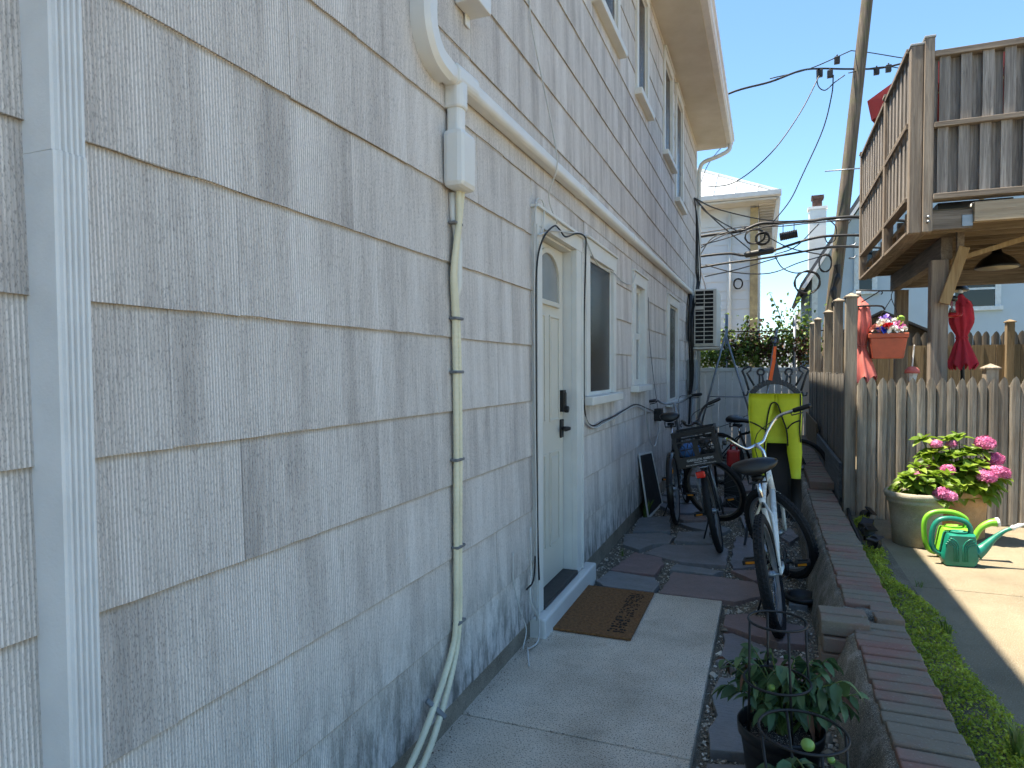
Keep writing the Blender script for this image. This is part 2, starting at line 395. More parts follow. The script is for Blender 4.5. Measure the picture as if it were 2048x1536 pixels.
M['can_lime'] = plain('lime plastic', (118, 184, 48), .4, .13, 18, .15, 90)
M['nozzle'] = plain('pale nozzle plastic', (216, 218, 212), .4)
M['terracotta'] = plain('orange planter plastic', (182, 88, 60), .55, .14, 12, .15, 80)
M['red_cloth'] = plain('red umbrella cloth', (188, 44, 60), .85, .2, 7, .4, 160)
M['salmon_cloth'] = plain('faded red umbrella cloth', (198, 108, 98), .85, .2, 7, .4, 160)
M['deep_red'] = plain('deep red canopy', (128, 22, 30), .8, .08, 9, .3, 200)
M['lamp_black'] = plain('black enamel', (10, 9, 9), .35)
M['lamp_inner'] = plain('pale lamp rim', (176, 164, 136), .5)
M['feeder_red'] = plain('red feeder plastic', (170, 20, 30), .3)
M['clear'] = NT('clear bottle').out((230, 235, 235), .05, Transmission_Weight=.85, IOR=1.3)
M['blue_stucco'] = plain('pale blue render', (158, 180, 192), .8, .04, 1.5, .25, 120)
M['blue_trim'] = plain('pale trim', (186, 202, 206), .6)
M['white_siding'] = plain('white lap siding', (212, 214, 214), .55, .04, 2, .05)
M['white_wall'] = plain('white render', (226, 224, 216), .7, .05, 2, .2)
M['roof_metal'] = plain('white metal roof', (176, 182, 184), .35, .03, 3, .03)
M['roof_dark'] = plain('dark shingle roof', (84, 88, 92), .85, .2, 20, .6)
M['chimney_cap'] = plain('rusty chimney flue', (84, 62, 52), .8, .3)
M['shed_dark'] = plain('dark roofing felt', (58, 58, 58), .9, .2, 10, .3)
M['tan_post'] = plain('tan corner board', (176, 156, 116), .8, .2, 8, .3)
M['fl_white'] = plain('white petal', (236, 234, 228), .6); M['fl_red'] = plain('red petal', (208, 20, 40), .6)
M['fl_pink'] = plain('pink petal', (226, 140, 184), .6); M['fl_blue'] = plain('blue petal', (40, 70, 190), .6)
M['fl_lilac'] = plain('lilac petal', (164, 136, 214), .6); M['fl_yellow'] = plain('yellow petal', (232, 206, 70), .6)
M['fl_peach'] = plain('peach petal', (218, 150, 136), .6); M['green_ball'] = plain('green pompon', (112, 140, 48), .8, .15, 60, .6)
M['tomato'] = plain('unripe tomato', (124, 156, 74), .3, .08, 20, .02)
M['print_white'] = plain('white print', (196, 198, 200), .6)
M['red_plastic'] = plain('red plastic', (158, 26, 26), .4)
M['crate_blue'] = plain('blue bag', (60, 110, 170), .5)
# ================================================================ GROUND
struct(MB().add([(-300,-300,-.09),(300,-300,-.09),(300,300,-.09),(-300,300,-.09)], [(0,1,2,3)]).build('ground', M['ground']))
slab = MB()
for y0, y1 in ((-4, .68), (.69, 2.495), (2.503, 4.315)): slab.box(-.01, .943, y0, y1, -.085, 0)
struct(slab.build('concrete_path', M['slab'], bevel=.006))
def bumpy_sheet(x0, x1, y0, y1, z, n, m, amp, f=3):
    b = MB(); vs = [(x0+(x1-x0)*i/n, y0+(y1-y0)*j/m, z+amp*noise.noise(Vector((i*f/n*(x1-x0), j*f/m*(y1-y0), 3.1)))) for j in range(m+1) for i in range(n+1)]
    return b.add(vs, [(j*(n+1)+i, j*(n+1)+i+1, (j+1)*(n+1)+i+1, (j+1)*(n+1)+i) for j in range(m) for i in range(n)])
side_path = struct(bumpy_sheet(-.04, 1.52, -4, 12.6, -.038, 30, 200, .016).build('stone_path', M['soil'], smooth=True))
FLAGS = [
  [(0.03,6.48),(0.30,6.65),(0.39,6.03),(0.08,5.92)],
  [(0.08,5.46),(0.02,5.82),(0.32,5.98),(0.45,5.87),(0.44,5.63),(0.30,5.54),(0.24,5.34)],
  [(0.28,5.27),(0.40,5.57),(0.77,5.67),(0.87,5.70),(0.91,5.59),(0.92,5.13),(0.60,5.12)],
  [(0.47,5.71),(0.46,6.03),(0.71,6.17),(0.78,5.73)],
  [(0.95,5.85),(0.96,6.06),(1.12,6.02),(1.15,5.21),(0.98,5.08),(0.95,5.24)],
  [(0.14,4.72),(0.21,5.25),(0.44,5.17),(0.48,5.00),(0.46,4.72)],
  [(0.10,4.43),(0.14,4.67),(0.47,4.64),(0.52,4.52),(0.51,4.34),(0.18,4.34)],
  [(0.55,4.86),(0.57,5.01),(0.91,4.97),(0.85,4.85)],
  [(0.55,4.34),(0.57,4.81),(0.91,4.82),(1.12,4.80),(1.19,4.71),(1.17,4.51),(1.02,4.35)],
  [(0.96,5.03),(1.15,5.12),(1.19,4.86),(1.13,4.84)],
  [(0.05,7.69),(0.44,7.51),(0.52,7.41),(0.14,7.38)],
  [(0.07,7.27),(0.45,7.34),(0.61,6.96),(0.30,6.85)],
  [(0.25,6.64),(0.62,6.83),(0.68,6.61),(0.46,6.52)],
  [(0.42,6.41),(0.68,6.55),(0.89,6.34),(0.82,6.11),(0.56,6.28)],
  [(0.98,4.08),(1.09,4.14),(1.42,4.04),(1.40,3.77),(1.27,3.75),(1.11,3.83),(0.98,3.90)],
  [(1.34,4.74),(1.46,4.62),(1.44,4.41),(1.34,4.40)],
  [(1.28,6.29),(1.40,6.60),(1.46,6.26),(1.39,5.99)],
  [(0.06,8.25),(0.33,8.31),(0.37,7.83),(0.07,7.82)],
  [(0.57,7.81),(0.82,7.98),(0.93,7.18),(0.74,7.04)],
  [(0.98,3.79),(1.02,3.81),(1.22,3.66),(1.19,3.51),(1.07,3.36),(0.97,3.41),(1.00,3.60)],
  [(1.00,3.24),(1.07,3.28),(1.17,3.20),(1.19,2.64),(1.01,2.60),(0.99,2.75),(1.02,2.88),(0.98,3.07)],
  [(1.00,2.51),(1.18,2.57),(1.30,2.40),(1.20,1.80),(1.00,1.90)],
  [(1.24,3.55),(1.40,3.62),(1.42,3.30),(1.26,3.10)],[(0.95,6.9),(1.15,7.1),(1.3,6.6),(1.02,6.4)],
  [(0.1,9.2),(.6,9.3),(.55,8.6),(.12,8.5)],[(.75,9.1),(1.2,9.2),(1.25,8.5),(.8,8.3)],[(.2,10.4),(.9,10.5),(.8,9.6),(.2,9.5)],[(1.2,3.0),(1.4,2.95),(1.38,2.6),(1.23,2.62)]]
def inside(p, poly):
    x, y = p; c = False; j = len(poly)-1
    for i in range(len(poly)):
        (xi, yi), (xj, yj) = poly[i], poly[j]
        if (yi > y) != (yj > y) and x < (xj-xi)*(y-yi)/(yj-yi)+xi: c = not c
        j = i
    return c
for i, pl in enumerate(FLAGS):
    random.seed(50+i); cx = sum(p[0] for p in pl)/len(pl); cy = sum(p[1] for p in pl)/len(pl); out = []
    for k in range(len(pl)):                                  # chipped, uneven outline
        a, b = Vector(pl[k]), Vector(pl[(k+1) % len(pl)]); n = max(2, int((b-a).length/.07)); nr = Vector((b.y-a.y, a.x-b.x)).normalized()
        for t in range(n):
            p = a.lerp(b, t/n); p = p + nr*(random.uniform(-.012, .006) if t else -.008); out.append((p.x, p.y))
    h = random.uniform(-.008, .003); tx, ty = random.uniform(-.012, .012), random.uniform(-.012, .012)
    b = MB().prism([((x-cx)*.985+cx, (y-cy)*.985+cy) for x, y in out], -.06, h)
    b.v = [(x, y, z + ((x-cx)*tx+(y-cy)*ty if z > -.05 else 0)) for x, y, z in b.v]
    b.build('flagstone', M['stone'], side_path, bevel=.004)
# loose pebbles between the flags
random.seed(3); pb = MB(); octa = [(1,0,0),(-1,0,0),(0,1,0),(0,-1,0),(0,0,1),(0,0,-1)]
of = [(0,2,4),(2,1,4),(1,3,4),(3,0,4),(2,0,5),(1,2,5),(3,1,5),(0,3,5)]
def pebble_at(x, y, r, z=-.03):
    Mx = T(x, y, z+r*.25) @ rot(random.uniform(-30,30), random.uniform(-30,30), random.uniform(0,360)) @ Matrix.Diagonal((r*random.uniform(.8,1.4), r*random.uniform(.7,1.1), r*random.uniform(.45,.8), 1))
    pb.add(octa, of, Mx)
cnt = 0
while cnt < 15000:
    x = random.uniform(.01, 1.5); y = 1.6 + (random.random()**1.6)*8.5
    if x < .955 and y < 4.33: continue
    if any(inside((x, y), q) for q in FLAGS): continue
    pebble_at(x, y, random.choice((.004, .005, .006, .006, .007, .009, .011)), -.036+.016*noise.noise(Vector((x*3, (y+4)*3, 3.1)))); cnt += 1
for _ in range(46):                                           # broken white shells by the wall
    pebble_at(random.uniform(1.3, 1.47), random.uniform(2.2, 3.1), random.uniform(.014, .026), -.03)
for x, y in ((.99, 3.9), (.985, 3.55), (.97, 3.45), (.98, 4.2), (1.05, 4.22), (.5, 5.85), (.47, 6.1), (.965, 3.3)): pebble_at(x, y, .024)
stuff(pb.build('gravel', M['pebble']), 'loose pebbles and broken shells between the flagstones', 'gravel')
# raised yard on the right
yard = struct(MB().box(1.80, 30, 4.367, 40, -.08, .2).box(1.80, 30, -5, 4.359, -.08, .2).build('patio', M['patio'], bevel=.004))
struct(MB().box(1.795, 1.985, -5, 6.4, .1, .212).build('soil_strip', M['soil']))

# ================================================================ HOUSE WITH SHINGLE SIDING
house = thing('shingle_house', (-3.5, 4, 0), 'two storey house with weathered grey shingle siding and cream door', 'house')
OPEN = [(3.38,4.33,-.2,2.335),(4.47,5.43,1.275,2.375),(6.2,6.93,1.31,2.385),(8.5,9.6,1.05,2.41),
        (4.72,5.6,4.15,5.3),(6.37,7.05,4.13,5.3),(8.15,8.95,4.1,5.32),(9.25,10.07,3.8,5.32)]
def cut(rects, h):
    out = []
    for (a, b, c, d) in rects:
        e, f, g, i = h
        if f <= a or e >= b or i <= c or g >= d: out.append((a, b, c, d)); continue
        if e > a: out.append((a, e, c, d))
        if f < b: out.append((f, b, c, d))
        A, B = max(a, e), min(b, f)
        if g > c: out.append((A, B, c, g))
        if i < d: out.append((A, B, i, d))
    return out
Y0, Y1, PITCH, ZB = -4.0, 12.13, .298, .105
pieces = []; random.seed(11)
offs = {0: 1.35, 1: 1.646, 2: 1.05, 3: 1.255, 4: 1.053, 5: 1.254, 6: 1.12, 7: 1.45, 8: 1.15}
for k in range(18):
    z0 = ZB + PITCH*k; z1 = min(z0+PITCH, 5.40); off = offs.get(k, 1.05+.3*(k % 2)+random.uniform(-.06, .06))
    y = off - .61*math.ceil((off-Y0)/.61)
    while y < Y1:
        rs = [(max(y, Y0)+.0004, min(y+.61, Y1)-.0004, z0, z1)]
        for h in OPEN: rs = cut(rs, h)
        pieces += [r for r in rs if r[1]-r[0] > .012 and r[3]-r[2] > .012]
        y += .61
def shingle(b, r):
    a, e, z0, z1 = r; n = max(2, int((e-a)/.06)); lap = .028 if z1 < 5.38 else 0
    zt = z1 + lap*0; t = min(1, (zt-z0)/PITCH); dz = random.uniform(-.0025, .0025); dx = random.uniform(-.0008, .0012)
    xf0, xf1 = .0125+dx, .0125-.0075*t+dx; vs = []
    for i in range(n+1):
        yy = a+(e-a)*i/n; w = random.uniform(-.0016, .0016)
        vs += [(xf0, yy, z0+dz+w), (xf1, yy, zt+.004), (xf0-.0065, yy, z0+dz+w)]
    fs = []
    for i in range(n):
        p, q = i*3, i*3+3; fs += [(p, q, q+1, p+1), (p+2, q+2, q, p)]
    vs += [(xf1-.0065, a, zt+.004), (xf1-.0065, e, zt+.004)]; m = len(vs)-2; L = n*3
    fs += [(0, 1, m, 2), (L, L+2, m+1, L+1)]
    b.add(vs, fs)
key = lambda r: ((r[0]+r[1])/2-0)**2 + ((r[2]+r[3])/2-1.46)**2 + (1000 if r[1] < .62 else 0)
pieces.sort(key=key); rest = MB()
for i, r in enumerate(pieces):
    if i < 299: b = MB(); shingle(b, r); b.build('shingle', M['siding'], house)
    else: shingle(rest, r)
stuff(rest.build('shingles', M['siding'], house))
MB().box(-.3, -.003, Y0, 3.372, -.09, .109).box(-.3, -.003, 4.5, Y1, -.09, .109).build('foundation', M['foundation'], house)
wl = [(Y0, Y1, .1, 5.42)]
for h in OPEN: wl = cut(wl, h)
wb = MB()
for (a, b_, c, d) in wl: wb.box(-.14, -.002, a, b_, c, d)
wb.box(-7, -.0021, Y1-.15, Y1, -.09, 5.42).box(-7, -.0021, Y0, Y0+.15, -.09, 5.42).box(-7, -6.85, Y0+.15, Y1-.15, -.09, 5.42)
wb.build('wall', M['white_siding'], house)
MB().box(-.9, -.86, Y0+.2, Y1-.2, -.05, 5.4).box(-6, -.15, Y0+.2, Y1-.2, 2.45, 2.5).build('dark_light_block', M['dark'], house)  # dark sheets added inside to stand for unlit rooms and block light
# far end corner board
MB().box(.0, .018, 12.06, 12.15, .1, 5.38).build('corner_board', M['white_paint'], house)
# eaves
MB().box(-.01, .5, Y0-.3, 12.42, 5.385, 5.405).build('soffit', M['soffit'], house)
MB().box(.48, .50, Y0-.3, 12.42, 5.406, 5.56).box(-.02, .015, Y0, 12.13, 5.34, 5.384).build('fascia', M['soffit'], house)
gp = [(.502,5.40),(.575,5.40),(.598,5.425),(.606,5.47),(.628,5.49),(.628,5.545),(.618,5.545),(.616,5.497),(.596,5.478),(.588,5.432),(.57,5.41),(.510,5.41),(.510,5.53),(.502,5.53)]
MB().prism(gp, Y0-.3, 12.44, 'y').prism([(.503,5.401),(.573,5.401),(.596,5.426),(.604,5.472),(.626,5.492),(.626,5.54),(.503,5.54)], 12.441, 12.446, 'y').build('gutter', M['gutter_metal'], house)
rp = [(.53,5.535),(-3.5,7.3),(-7.6,5.535),(-7.6,5.57),(-3.5,7.36),(.55,5.575)]
MB().prism(rp, Y0-.35, 12.46, 'y').build('roof', M['roof_dark'], house)
MB().tube(smooth_path([(.56,12.3,5.41),(.54,12.29,5.3),(.38,12.24,5.2),(.12,12.19,5.1),(.05,12.17,4.95)], 5)+[(.05,12.17,.1)], .036, 8).build('downspout', M['white_paint'], house, smooth=True)
# near downspout with ribbed face
dp = [(-.0,.766),(.078,.766)]
for i in range(5): y = .772+i*.0105; dp += [(.078, y), (.0845, y+.0025), (.0845, y+.0065), (.078, y+.009)]
dp += [(.078,.826),(-.0,.826)]
dp2 = [(x if x < .01 else x+.003, y) for x, y in dp]
ds = MB().prism(dp2, -.08, 1.835).build('downspout', M['gutter_metal'], house, bevel=.0015)
MB().prism(dp, 1.8355, 5.4).build('upper_section', M['gutter_metal'], ds, bevel=.0015)
MB().box(.003, .10, .755, .838, 3.2, 3.24).build('strap', M['gutter_metal'], ds)
# door
frame = MB()
for (a, b_) in ((3.38, 3.487), (4.193, 4.33)): frame.box(0, .034, a, b_, .115, 2.245)
frame.box(0, .036, 3.378, 4.332, 2.246, 2.335).box(0, .055, 3.365, 4.345, 2.336, 2.352)
frame.box(.0345, .044, 3.38, 3.4, .115, 2.245).box(.0345, .044, 4.31, 4.33, .115, 2.245)
frame.box(-.12, -.001, 3.474, 3.490, .115, 2.245).box(-.12, -.001, 4.190, 4.206, .115, 2.245).box(-.12, -.001, 3.4905, 4.1895, 2.232, 2.2455)
frame.box(-.055, -.04, 3.4905, 3.502, .14, 2.231).box(-.1, -.0985, 3.49, 4.19, .13, 2.24)
fr = frame.build('door_frame', M['white_paint'], house, bevel=.003)
st = MB().box(-.02, .088, 3.36, 4.50, -.05, .108).build('door_step', M['white_paint'], house, bevel=.012)
MB().box(-.12, .04, 3.491, 4.189, .109, .138).build('threshold', M['threshold'], house, bevel=.004)
door = MB().box(-.098, -.058, 3.5035, 4.1815, .142, 2.228).build('door', M['cream_paint'], house, bevel=.002)
def molding(b, y0, y1, z0, z1, x, w=.014, d=.008):
    b.box(x, x+d, y0, y1, z0, z0+w).box(x, x+d, y0, y1, z1-w, z1).box(x, x+d, y0, y0+w, z0+w, z1-w).box(x, x+d, y1-w, y1, z0+w, z1-w)
    b.box(x, x+d*.6, y0+.035, y1-.035, z0+.035, z1-.035)
for z0, z1 in ((1.14, 1.80), (.36, .95)):
    for y0, y1 in ((3.60, 3.80), (3.885, 4.085)):
        b = MB(); molding(b, y0, y1, z0, z1, -.0578); b.build('panel', M['cream_paint'], door, bevel=.003)
lite = [(3.62,1.87),(4.07,1.87)] + [(3.845+.225*math.cos(R(a)), 2.02+.165*math.sin(R(a))) for a in range(0, 181, 12)]
MB().prism(lite, -.0575, -.0555, 'x').build('pane', M['lite_glass'], door)
lf = MB(); c0 = Vector((3.845, 1.99))
for i in range(len(lite)):
    a, b_ = Vector(lite[i]), Vector(lite[(i+1) % len(lite)]); lf.bar((-.049, a.x, a.y), (-.049, b_.x, b_.y), .03, .018, (1,0,0))
lf.build('lite_surround', M['cream_paint'], door, bevel=.003)
MB().box(-.0575, -.03, 4.098, 4.160, 1.19, 1.33).box(-.0295, -.024, 4.105, 4.153, 1.215, 1.315).tube([(-.03,4.13,1.205),(-.005,4.13,1.205)], .022, 12).build('keypad_lock', M['black_plastic'], door, bevel=.008)
MB().box(-.0575, -.045, 4.100, 4.158, 1.02, 1.14).tube([(-.046,4.13,1.08),(.0,4.13,1.08)], .014, 10).box(-.012, .006, 4.03, 4.145, 1.069, 1.091).build('handle', M['black_plastic'], door, bevel=.004)
# windows
def window(y0, y1, z0, z1, kind='screen', trim=.10):
    b = MB(); b.box(-.01, .03, y0, y0+trim, z0+.002, z1-.002).box(-.01, .03, y1-trim, y1, z0+.002, z1-.002).box(-.01, .032, y0-.003, y1+.003, z1-.11, z1).box(-.01, .048, y0-.012, y1+.012, z1+.001, z1+.016)
    a, c, d, e = y0+trim, y1-trim, z0, z1-.11
    b.box(-.12, -.011, a-.012, a, d, e+.012).box(-.12, -.011, c, c+.012, d, e+.012).box(-.12, -.011, a+.0005, c-.0005, e, e+.012).box(-.12, -.011, a, c, d-.015, d)
    w = b.build('window', M['white_paint'], house, bevel=.003)
    MB().box(-.13, .082, y0-.035, y1+.035, z0-.062, z0-.001).build('sill', M['white_paint'], w, bevel=.006)
    s = .045 if kind == 'sash' else .022; zm = (d+e)/2; xs = .006 if kind == 'screen' else -.02
    f = MB().box(xs-.03, xs, a, a+s, d, e).box(xs-.03, xs, c-s, c, d, e).box(xs-.03, xs, a+s, c-s, d, d+s*1.2).box(xs-.03, xs, a+s, c-s, e-s, e)
    if kind == 'sash': f.box(xs-.034, xs+.004, a+s, c-s, zm-.03, zm+.03)
    f.build('sash', M['white_paint'], w, bevel=.003)
    if kind == 'sash':
        MB().box(xs-.022, xs-.018, a+s, c-s, zm+.03, e-s).build('pane', M['lite_glass'], w)
        MB().box(xs-.022, xs-.018, a+s, c-s, d+s, zm-.03).build('pane', M['lite_glass'], w)
    else:
        MB().box(xs-.012, xs-.008, a+s, c-s, d+s, e-s).build('insect_screen', M['screen'], w)
        g = MB().box(-.06, -.056, a, c, d, e).build('pane', M['glass'], w)
    return w
window(*OPEN[1]); window(*OPEN[2], kind='sash', trim=.13); window(*OPEN[3], trim=.16)
for o in OPEN[4:]: window(*o, trim=.09)
# ================================================================ LOW BRICK WALL
random.seed(21)
bw = thing('garden_wall', (1.66, 3, 0), 'low garden wall capped with red bricks beside the stone path', 'wall')
core = MB(); n = 150; ys = [-3 + (12.3+3)*i/n for i in range(n+1)]
prof = lambda y: [(1.455+.02*noise.noise(Vector((0,y*2,0))), -.1), (1.475+.022*noise.noise(Vector((1,y*2.5,0))), .05), (1.50+.02*noise.noise(Vector((2,y*3,0))), .15), (1.528+.018*noise.noise(Vector((3,y*5,0))), .225), (1.545+.012*noise.noise(Vector((4,y*8,0))), .268), (1.565, .285-.01*abs(noise.noise(Vector((5,y*9,0))))), (1.78, .262), (1.79, .05), (1.79, -.1)]
for y in ys: core.v += [(x, y, z) for x, z in prof(y)]
for i in range(n):
    for k in range(8): a = i*9+k; core.f.append((a, a+9, a+10, a+1))
core.build('render_coat', M['stucco'], bw, smooth=True)
def brick_mesh(l, w, h):
    b = MB(); b.box(-l/2, l/2, -w/2, w/2, -h/2, h/2); return b.mesh('brick', M['brick'])
bm = [brick_mesh(.215, .066, .075) for _ in range(1)]
def put_brick(me, x, y, z, rz=0, rx=0, ry=0):
    o = inst(me, 'brick', bw, T(x, y, z) @ rot(rx, ry, rz)); b = o.modifiers.new('bevel', 'BEVEL'); b.width = .006; b.segments = 2; return o
y = .6
while y < 6.93:
    if not 3.36 < y < 3.62: put_brick(bm[0], 1.675+random.uniform(-.005,.005), y, .268+random.uniform(-.004,.004), random.uniform(-1.5,1.5), random.uniform(-2,2), random.uniform(-1,1))
    y += .0775+random.uniform(-.001, .002)
y = 7.0
while y < 11.9:
    put_brick(bm[0], 1.70+random.uniform(-.005,.005), y, .325+random.uniform(-.004,.004), random.uniform(-1.5,1.5), random.uniform(-2,2)); y += .079
put_brick(bm[0], 1.69, 6.93, .345, 0, 0, 0)
# broken joint behind the pillar
MB().sph((1.655, 3.53, .262), .1, 12, 8, (.9, .75, .42), wob=.35).build('mortar_lump', M['mortar'], bw, smooth=True)
half = brick_mesh(.12, .085, .07); put_brick(half, 1.735, 3.47, .272, 4); put_brick(half, 1.73, 3.57, .27, -5)
# pillar of stacked bricks
hd = brick_mesh(.20, .098, .066); sd_ = brick_mesh(.098, .20, .066)
for c in range(5):
    z = .292 - c*.074
    if c == 0:
        put_brick(hd, 1.535, 3.30, z, -1); put_brick(hd, 1.535, 3.415, z, 2)
    elif c % 2:
        put_brick(sd_, 1.49, 3.345+random.uniform(-.004,.004), z, 1); put_brick(sd_, 1.60, 3.35, z, -1)
    else:
        put_brick(hd, 1.535+random.uniform(-.006,.006), 3.295, z, 1); put_brick(hd, 1.535, 3.40, z, -2)
MB().box(1.452, 1.63, 3.262, 3.45, -.06, .25).build('mortar', M['mortar'], bw)
put_brick(hd, 1.44, 3.47, -.01, 60)

# creeping ground cover along the wall
random.seed(5); gc = MB()
def edge(y): return 1.95 + .045*math.sin(y*2.1+.6) + .03*math.sin(y*5.3) + .05*max(0, 1-(y-2.2)/1.2)*(y < 3.4)
leaf = [(0,0,0),(.5,.35,.12),(1,0,.05),(.5,-.35,.12)]
gn = 0
while gn < 26000:
    y = 1.5 + 4.55*random.random()**1.15; x0 = 1.80 + (.07 if y > 5.1 else .0) + (.02*noise.noise(Vector((y*4, 0, 0)))); x1 = edge(y)
    x = random.uniform(x0, x1+.03*random.random()); u = (x-x0)/max(.01, x1-x0)
    if noise.noise(Vector((x*6, y*6, 8))) < -.33 and random.random() < .8: continue
    hump = .045*max(0, math.sin(math.pi*min(1, max(0, u))))**.6*(.7+.6*noise.noise(Vector((x*9, y*9, 1)))) 
    z = .213 + hump*random.uniform(.3, 1.2)+(.02*random.random() if random.random() < .06 else 0); s = random.uniform(.006, .016)
    gc.add(leaf, [(0,1,2,3)], T(x, y, z) @ rot(random.uniform(-50,50), random.uniform(-60,20), random.uniform(0,360)) @ Matrix.Scale(s, 4)); gn += 1
stuff(gc.build('ground_cover', M['cover']), 'bright green creeping plants between the brick wall and patio', 'ground cover')
def tuft(x, y, z, n, h, name, label, group=None, spread=.5):
    b = MB()
    for _ in range(n):
        a = random.uniform(0, 360); t = random.uniform(.1, spread); hh = h*random.uniform(.5, 1); w = h*.045
        p = [Vector((0,0,0)), Vector((hh*.35*t, 0, hh*.6)), Vector((hh*t, 0, hh))]
        vs = [(p[0].x, -w, 0), (p[0].x, w, 0), (p[1].x, w*.8, p[1].z), (p[1].x, -w*.8, p[1].z), (p[2].x, 0, p[2].z)]
        b.add(vs, [(0,1,2,3), (3,2,4)], T(x+random.uniform(-.02,.02), y+random.uniform(-.02,.02), z) @ rot(0, 0, a))
    return tag(b.build(name, M['weed']), label, 'weed', group)
tuft(2.03, 4.36, .2, 14, .05, 'weed', 'small weed sprouting from the patio crack near the ground cover', None, 1.2)
tuft(1.95, 2.5, .21, 26, .14, 'grass_tuft', 'tuft of grass blades at the near end of the ground cover')
tuft(2.0, 3.6, .21, 10, .1, 'grass_tuft', 'thin grass blades at the edge of the ground cover')
tuft(.07, 6.65, -.03, 26, .2, 'grass_tuft', 'dry grass growing behind the leaning screen panel')
tuft(.12, 5.2, -.03, 10, .07, 'weed', 'dark low weed by the foundation past the door step', None, 1.2)

random.seed(13); db = MB()
for _ in range(420):                                          # leaf crumbs and grit along the foot of the wall
    yy_ = random.uniform(1.2, 4.25) if random.random() < .8 else random.uniform(4.6, 9); xx_ = abs(random.gauss(0, .035))+.004+(.09 if 3.33 < yy_ < 4.52 else 0)
    s_ = random.uniform(.003, .011); db.add(leaf, [(0,1,2,3)], T(xx_, yy_, .003+random.uniform(0,.004)) @ rot(random.uniform(-25,25), random.uniform(-25,25), random.uniform(0,360)) @ Matrix.Scale(s_, 4))
for _ in range(160):
    s_ = random.uniform(.003, .008); db.add(leaf, [(0,1,2,3)], T(random.uniform(.05,.92), random.uniform(1.5,4.25), .003) @ rot(random.uniform(-15,15), random.uniform(-15,15), random.uniform(0,360)) @ Matrix.Scale(s_, 4))
stuff(db.build('leaf_litter', M['dry_leaf']), 'dark leaf crumbs and grit scattered along the foot of the wall', 'litter')
# ================================================================ FENCES
def fence(name, label, a, b, z0, height, w, gap, mat_, style, post_xs=(), post_h=1.5, rails=(.3, 1.0), back=.03, thick=.02, postmat=None, post_w=.09, cap=True, jit=.01):
    a, b = Vector(a), Vector(b); d = (b-a); L = d.length; d.normalize(); nrm = Vector((d.y, -d.x))     # nrm points to the viewed face
    F = Matrix(((d.x, nrm.x, 0, a.x), (d.y, nrm.y, 0, a.y), (0, 0, 1, 0), (0, 0, 0, 1)))
    f = thing(name, (a.x, a.y, z0), label, 'fence'); meshes = []
    for v in range(4):
        m = MB(); hw = w/2
        if style == 'round':
            pr = [(-hw, -thick), (-hw, 0)] + [(-hw*math.cos(R(t)), .018*math.sin(R(t))) for t in (30, 60, 90, 120, 150)] + [(hw, 0), (hw, -thick)]
            tip = lambda x: height - .075*min(1, max(0, (abs(x)/hw-.25)/.75))**1.1
        else:
            pr = [(-hw, -thick), (-hw, 0), (hw, 0), (hw, -thick)]; tip = lambda x: height
        nn = len(pr); zt = [tip(x) for x, _ in pr]
        m.v = [(x, y_, 0) for x, y_ in pr] + [(x, y_, zt[i]) for i, (x, y_) in enumerate(pr)]
        m.f = [(i, (i+1) % nn, nn+(i+1) % nn, nn+i)[::-1] for i in range(nn)] + [tuple(range(nn, 2*nn))[::-1]]
        meshes.append(m.mesh('picket', mat_))
    s = w/2; i = 0
    while s < L-w/2:
        inst(random.choice(meshes), 'picket' if style == 'round' else 'board', f, F @ T(s, random.uniform(-.004,.004), z0+random.uniform(-jit, jit)) @ rot(random.uniform(-.3,.3), random.uniform(-.35,.35), random.uniform(-3,3)))
        s += w+gap+random.uniform(-.002,.002)
    for r in rails: MB().box(0, L, -thick-back-.04, -thick-.003, z0+r, z0+r+.085, F).build('rail', postmat or mat_, f)
    for (sx, ph, off) in post_xs:
        hw = post_w/2; p = MB().box(sx-hw, sx+hw, off-hw, off+hw, z0-.1, ph, F)
        po = p.build('post', postmat or mat_, f, bevel=.005)
        if cap: MB().add([(sx-hw-.012,off-hw-.012,ph),(sx+hw+.012,off-hw-.012,ph),(sx+hw+.012,off+hw+.012,ph),(sx-hw-.012,off+hw+.012,ph),(sx-hw-.012,off-hw-.012,ph+.012),(sx+hw+.012,off-hw-.012,ph+.012),(sx+hw+.012,off+hw+.012,ph+.012),(sx-hw-.012,off+hw+.012,ph+.012),(sx,off,ph+.045)],
              [(3,2,1,0),(0,1,5,4),(1,2,6,5),(2,3,7,6),(3,0,4,7),(4,5,8),(5,6,8),(6,7,8),(7,4,8)], F).build('post_cap', postmat or mat_, po)
    return f
random.seed(31)
pf = fence('picket_fence', 'weathered stockade picket fence behind the potted hydrangeas', (1.908, 6.20), (5.2, 6.42), .2, 1.185, .073, -.0015, M['picket'], 'round',
      [(.98, 1.45, -.10)], rails=(.18, .95), postmat=M['post_wood'])
sf = fence('alley_fence', 'grey board fence with tall square posts along the right of the stone path', (1.86, 12.3), (1.86, 6.36), .28, 1.13, .095, .006, M['side_wood'], 'flat',
      [(6.0, 2.06, 0.0), (4.45, 2.17, -.04), (3.2, 2.15, -.04), (1.35, 2.19, -.04), (.2, 2.2, -.04)], rails=(.15, .85), postmat=M['post_wood'])
fp = sf
MB().box(1.80, 1.825, 6.5, 9.4, .2, .62).build('kick_board', M['kick_board'], sf)
MB().box(1.795, 1.815, 9.4, 11.9, .2, .75).build('kick_board', M['brown_fence'], sf)
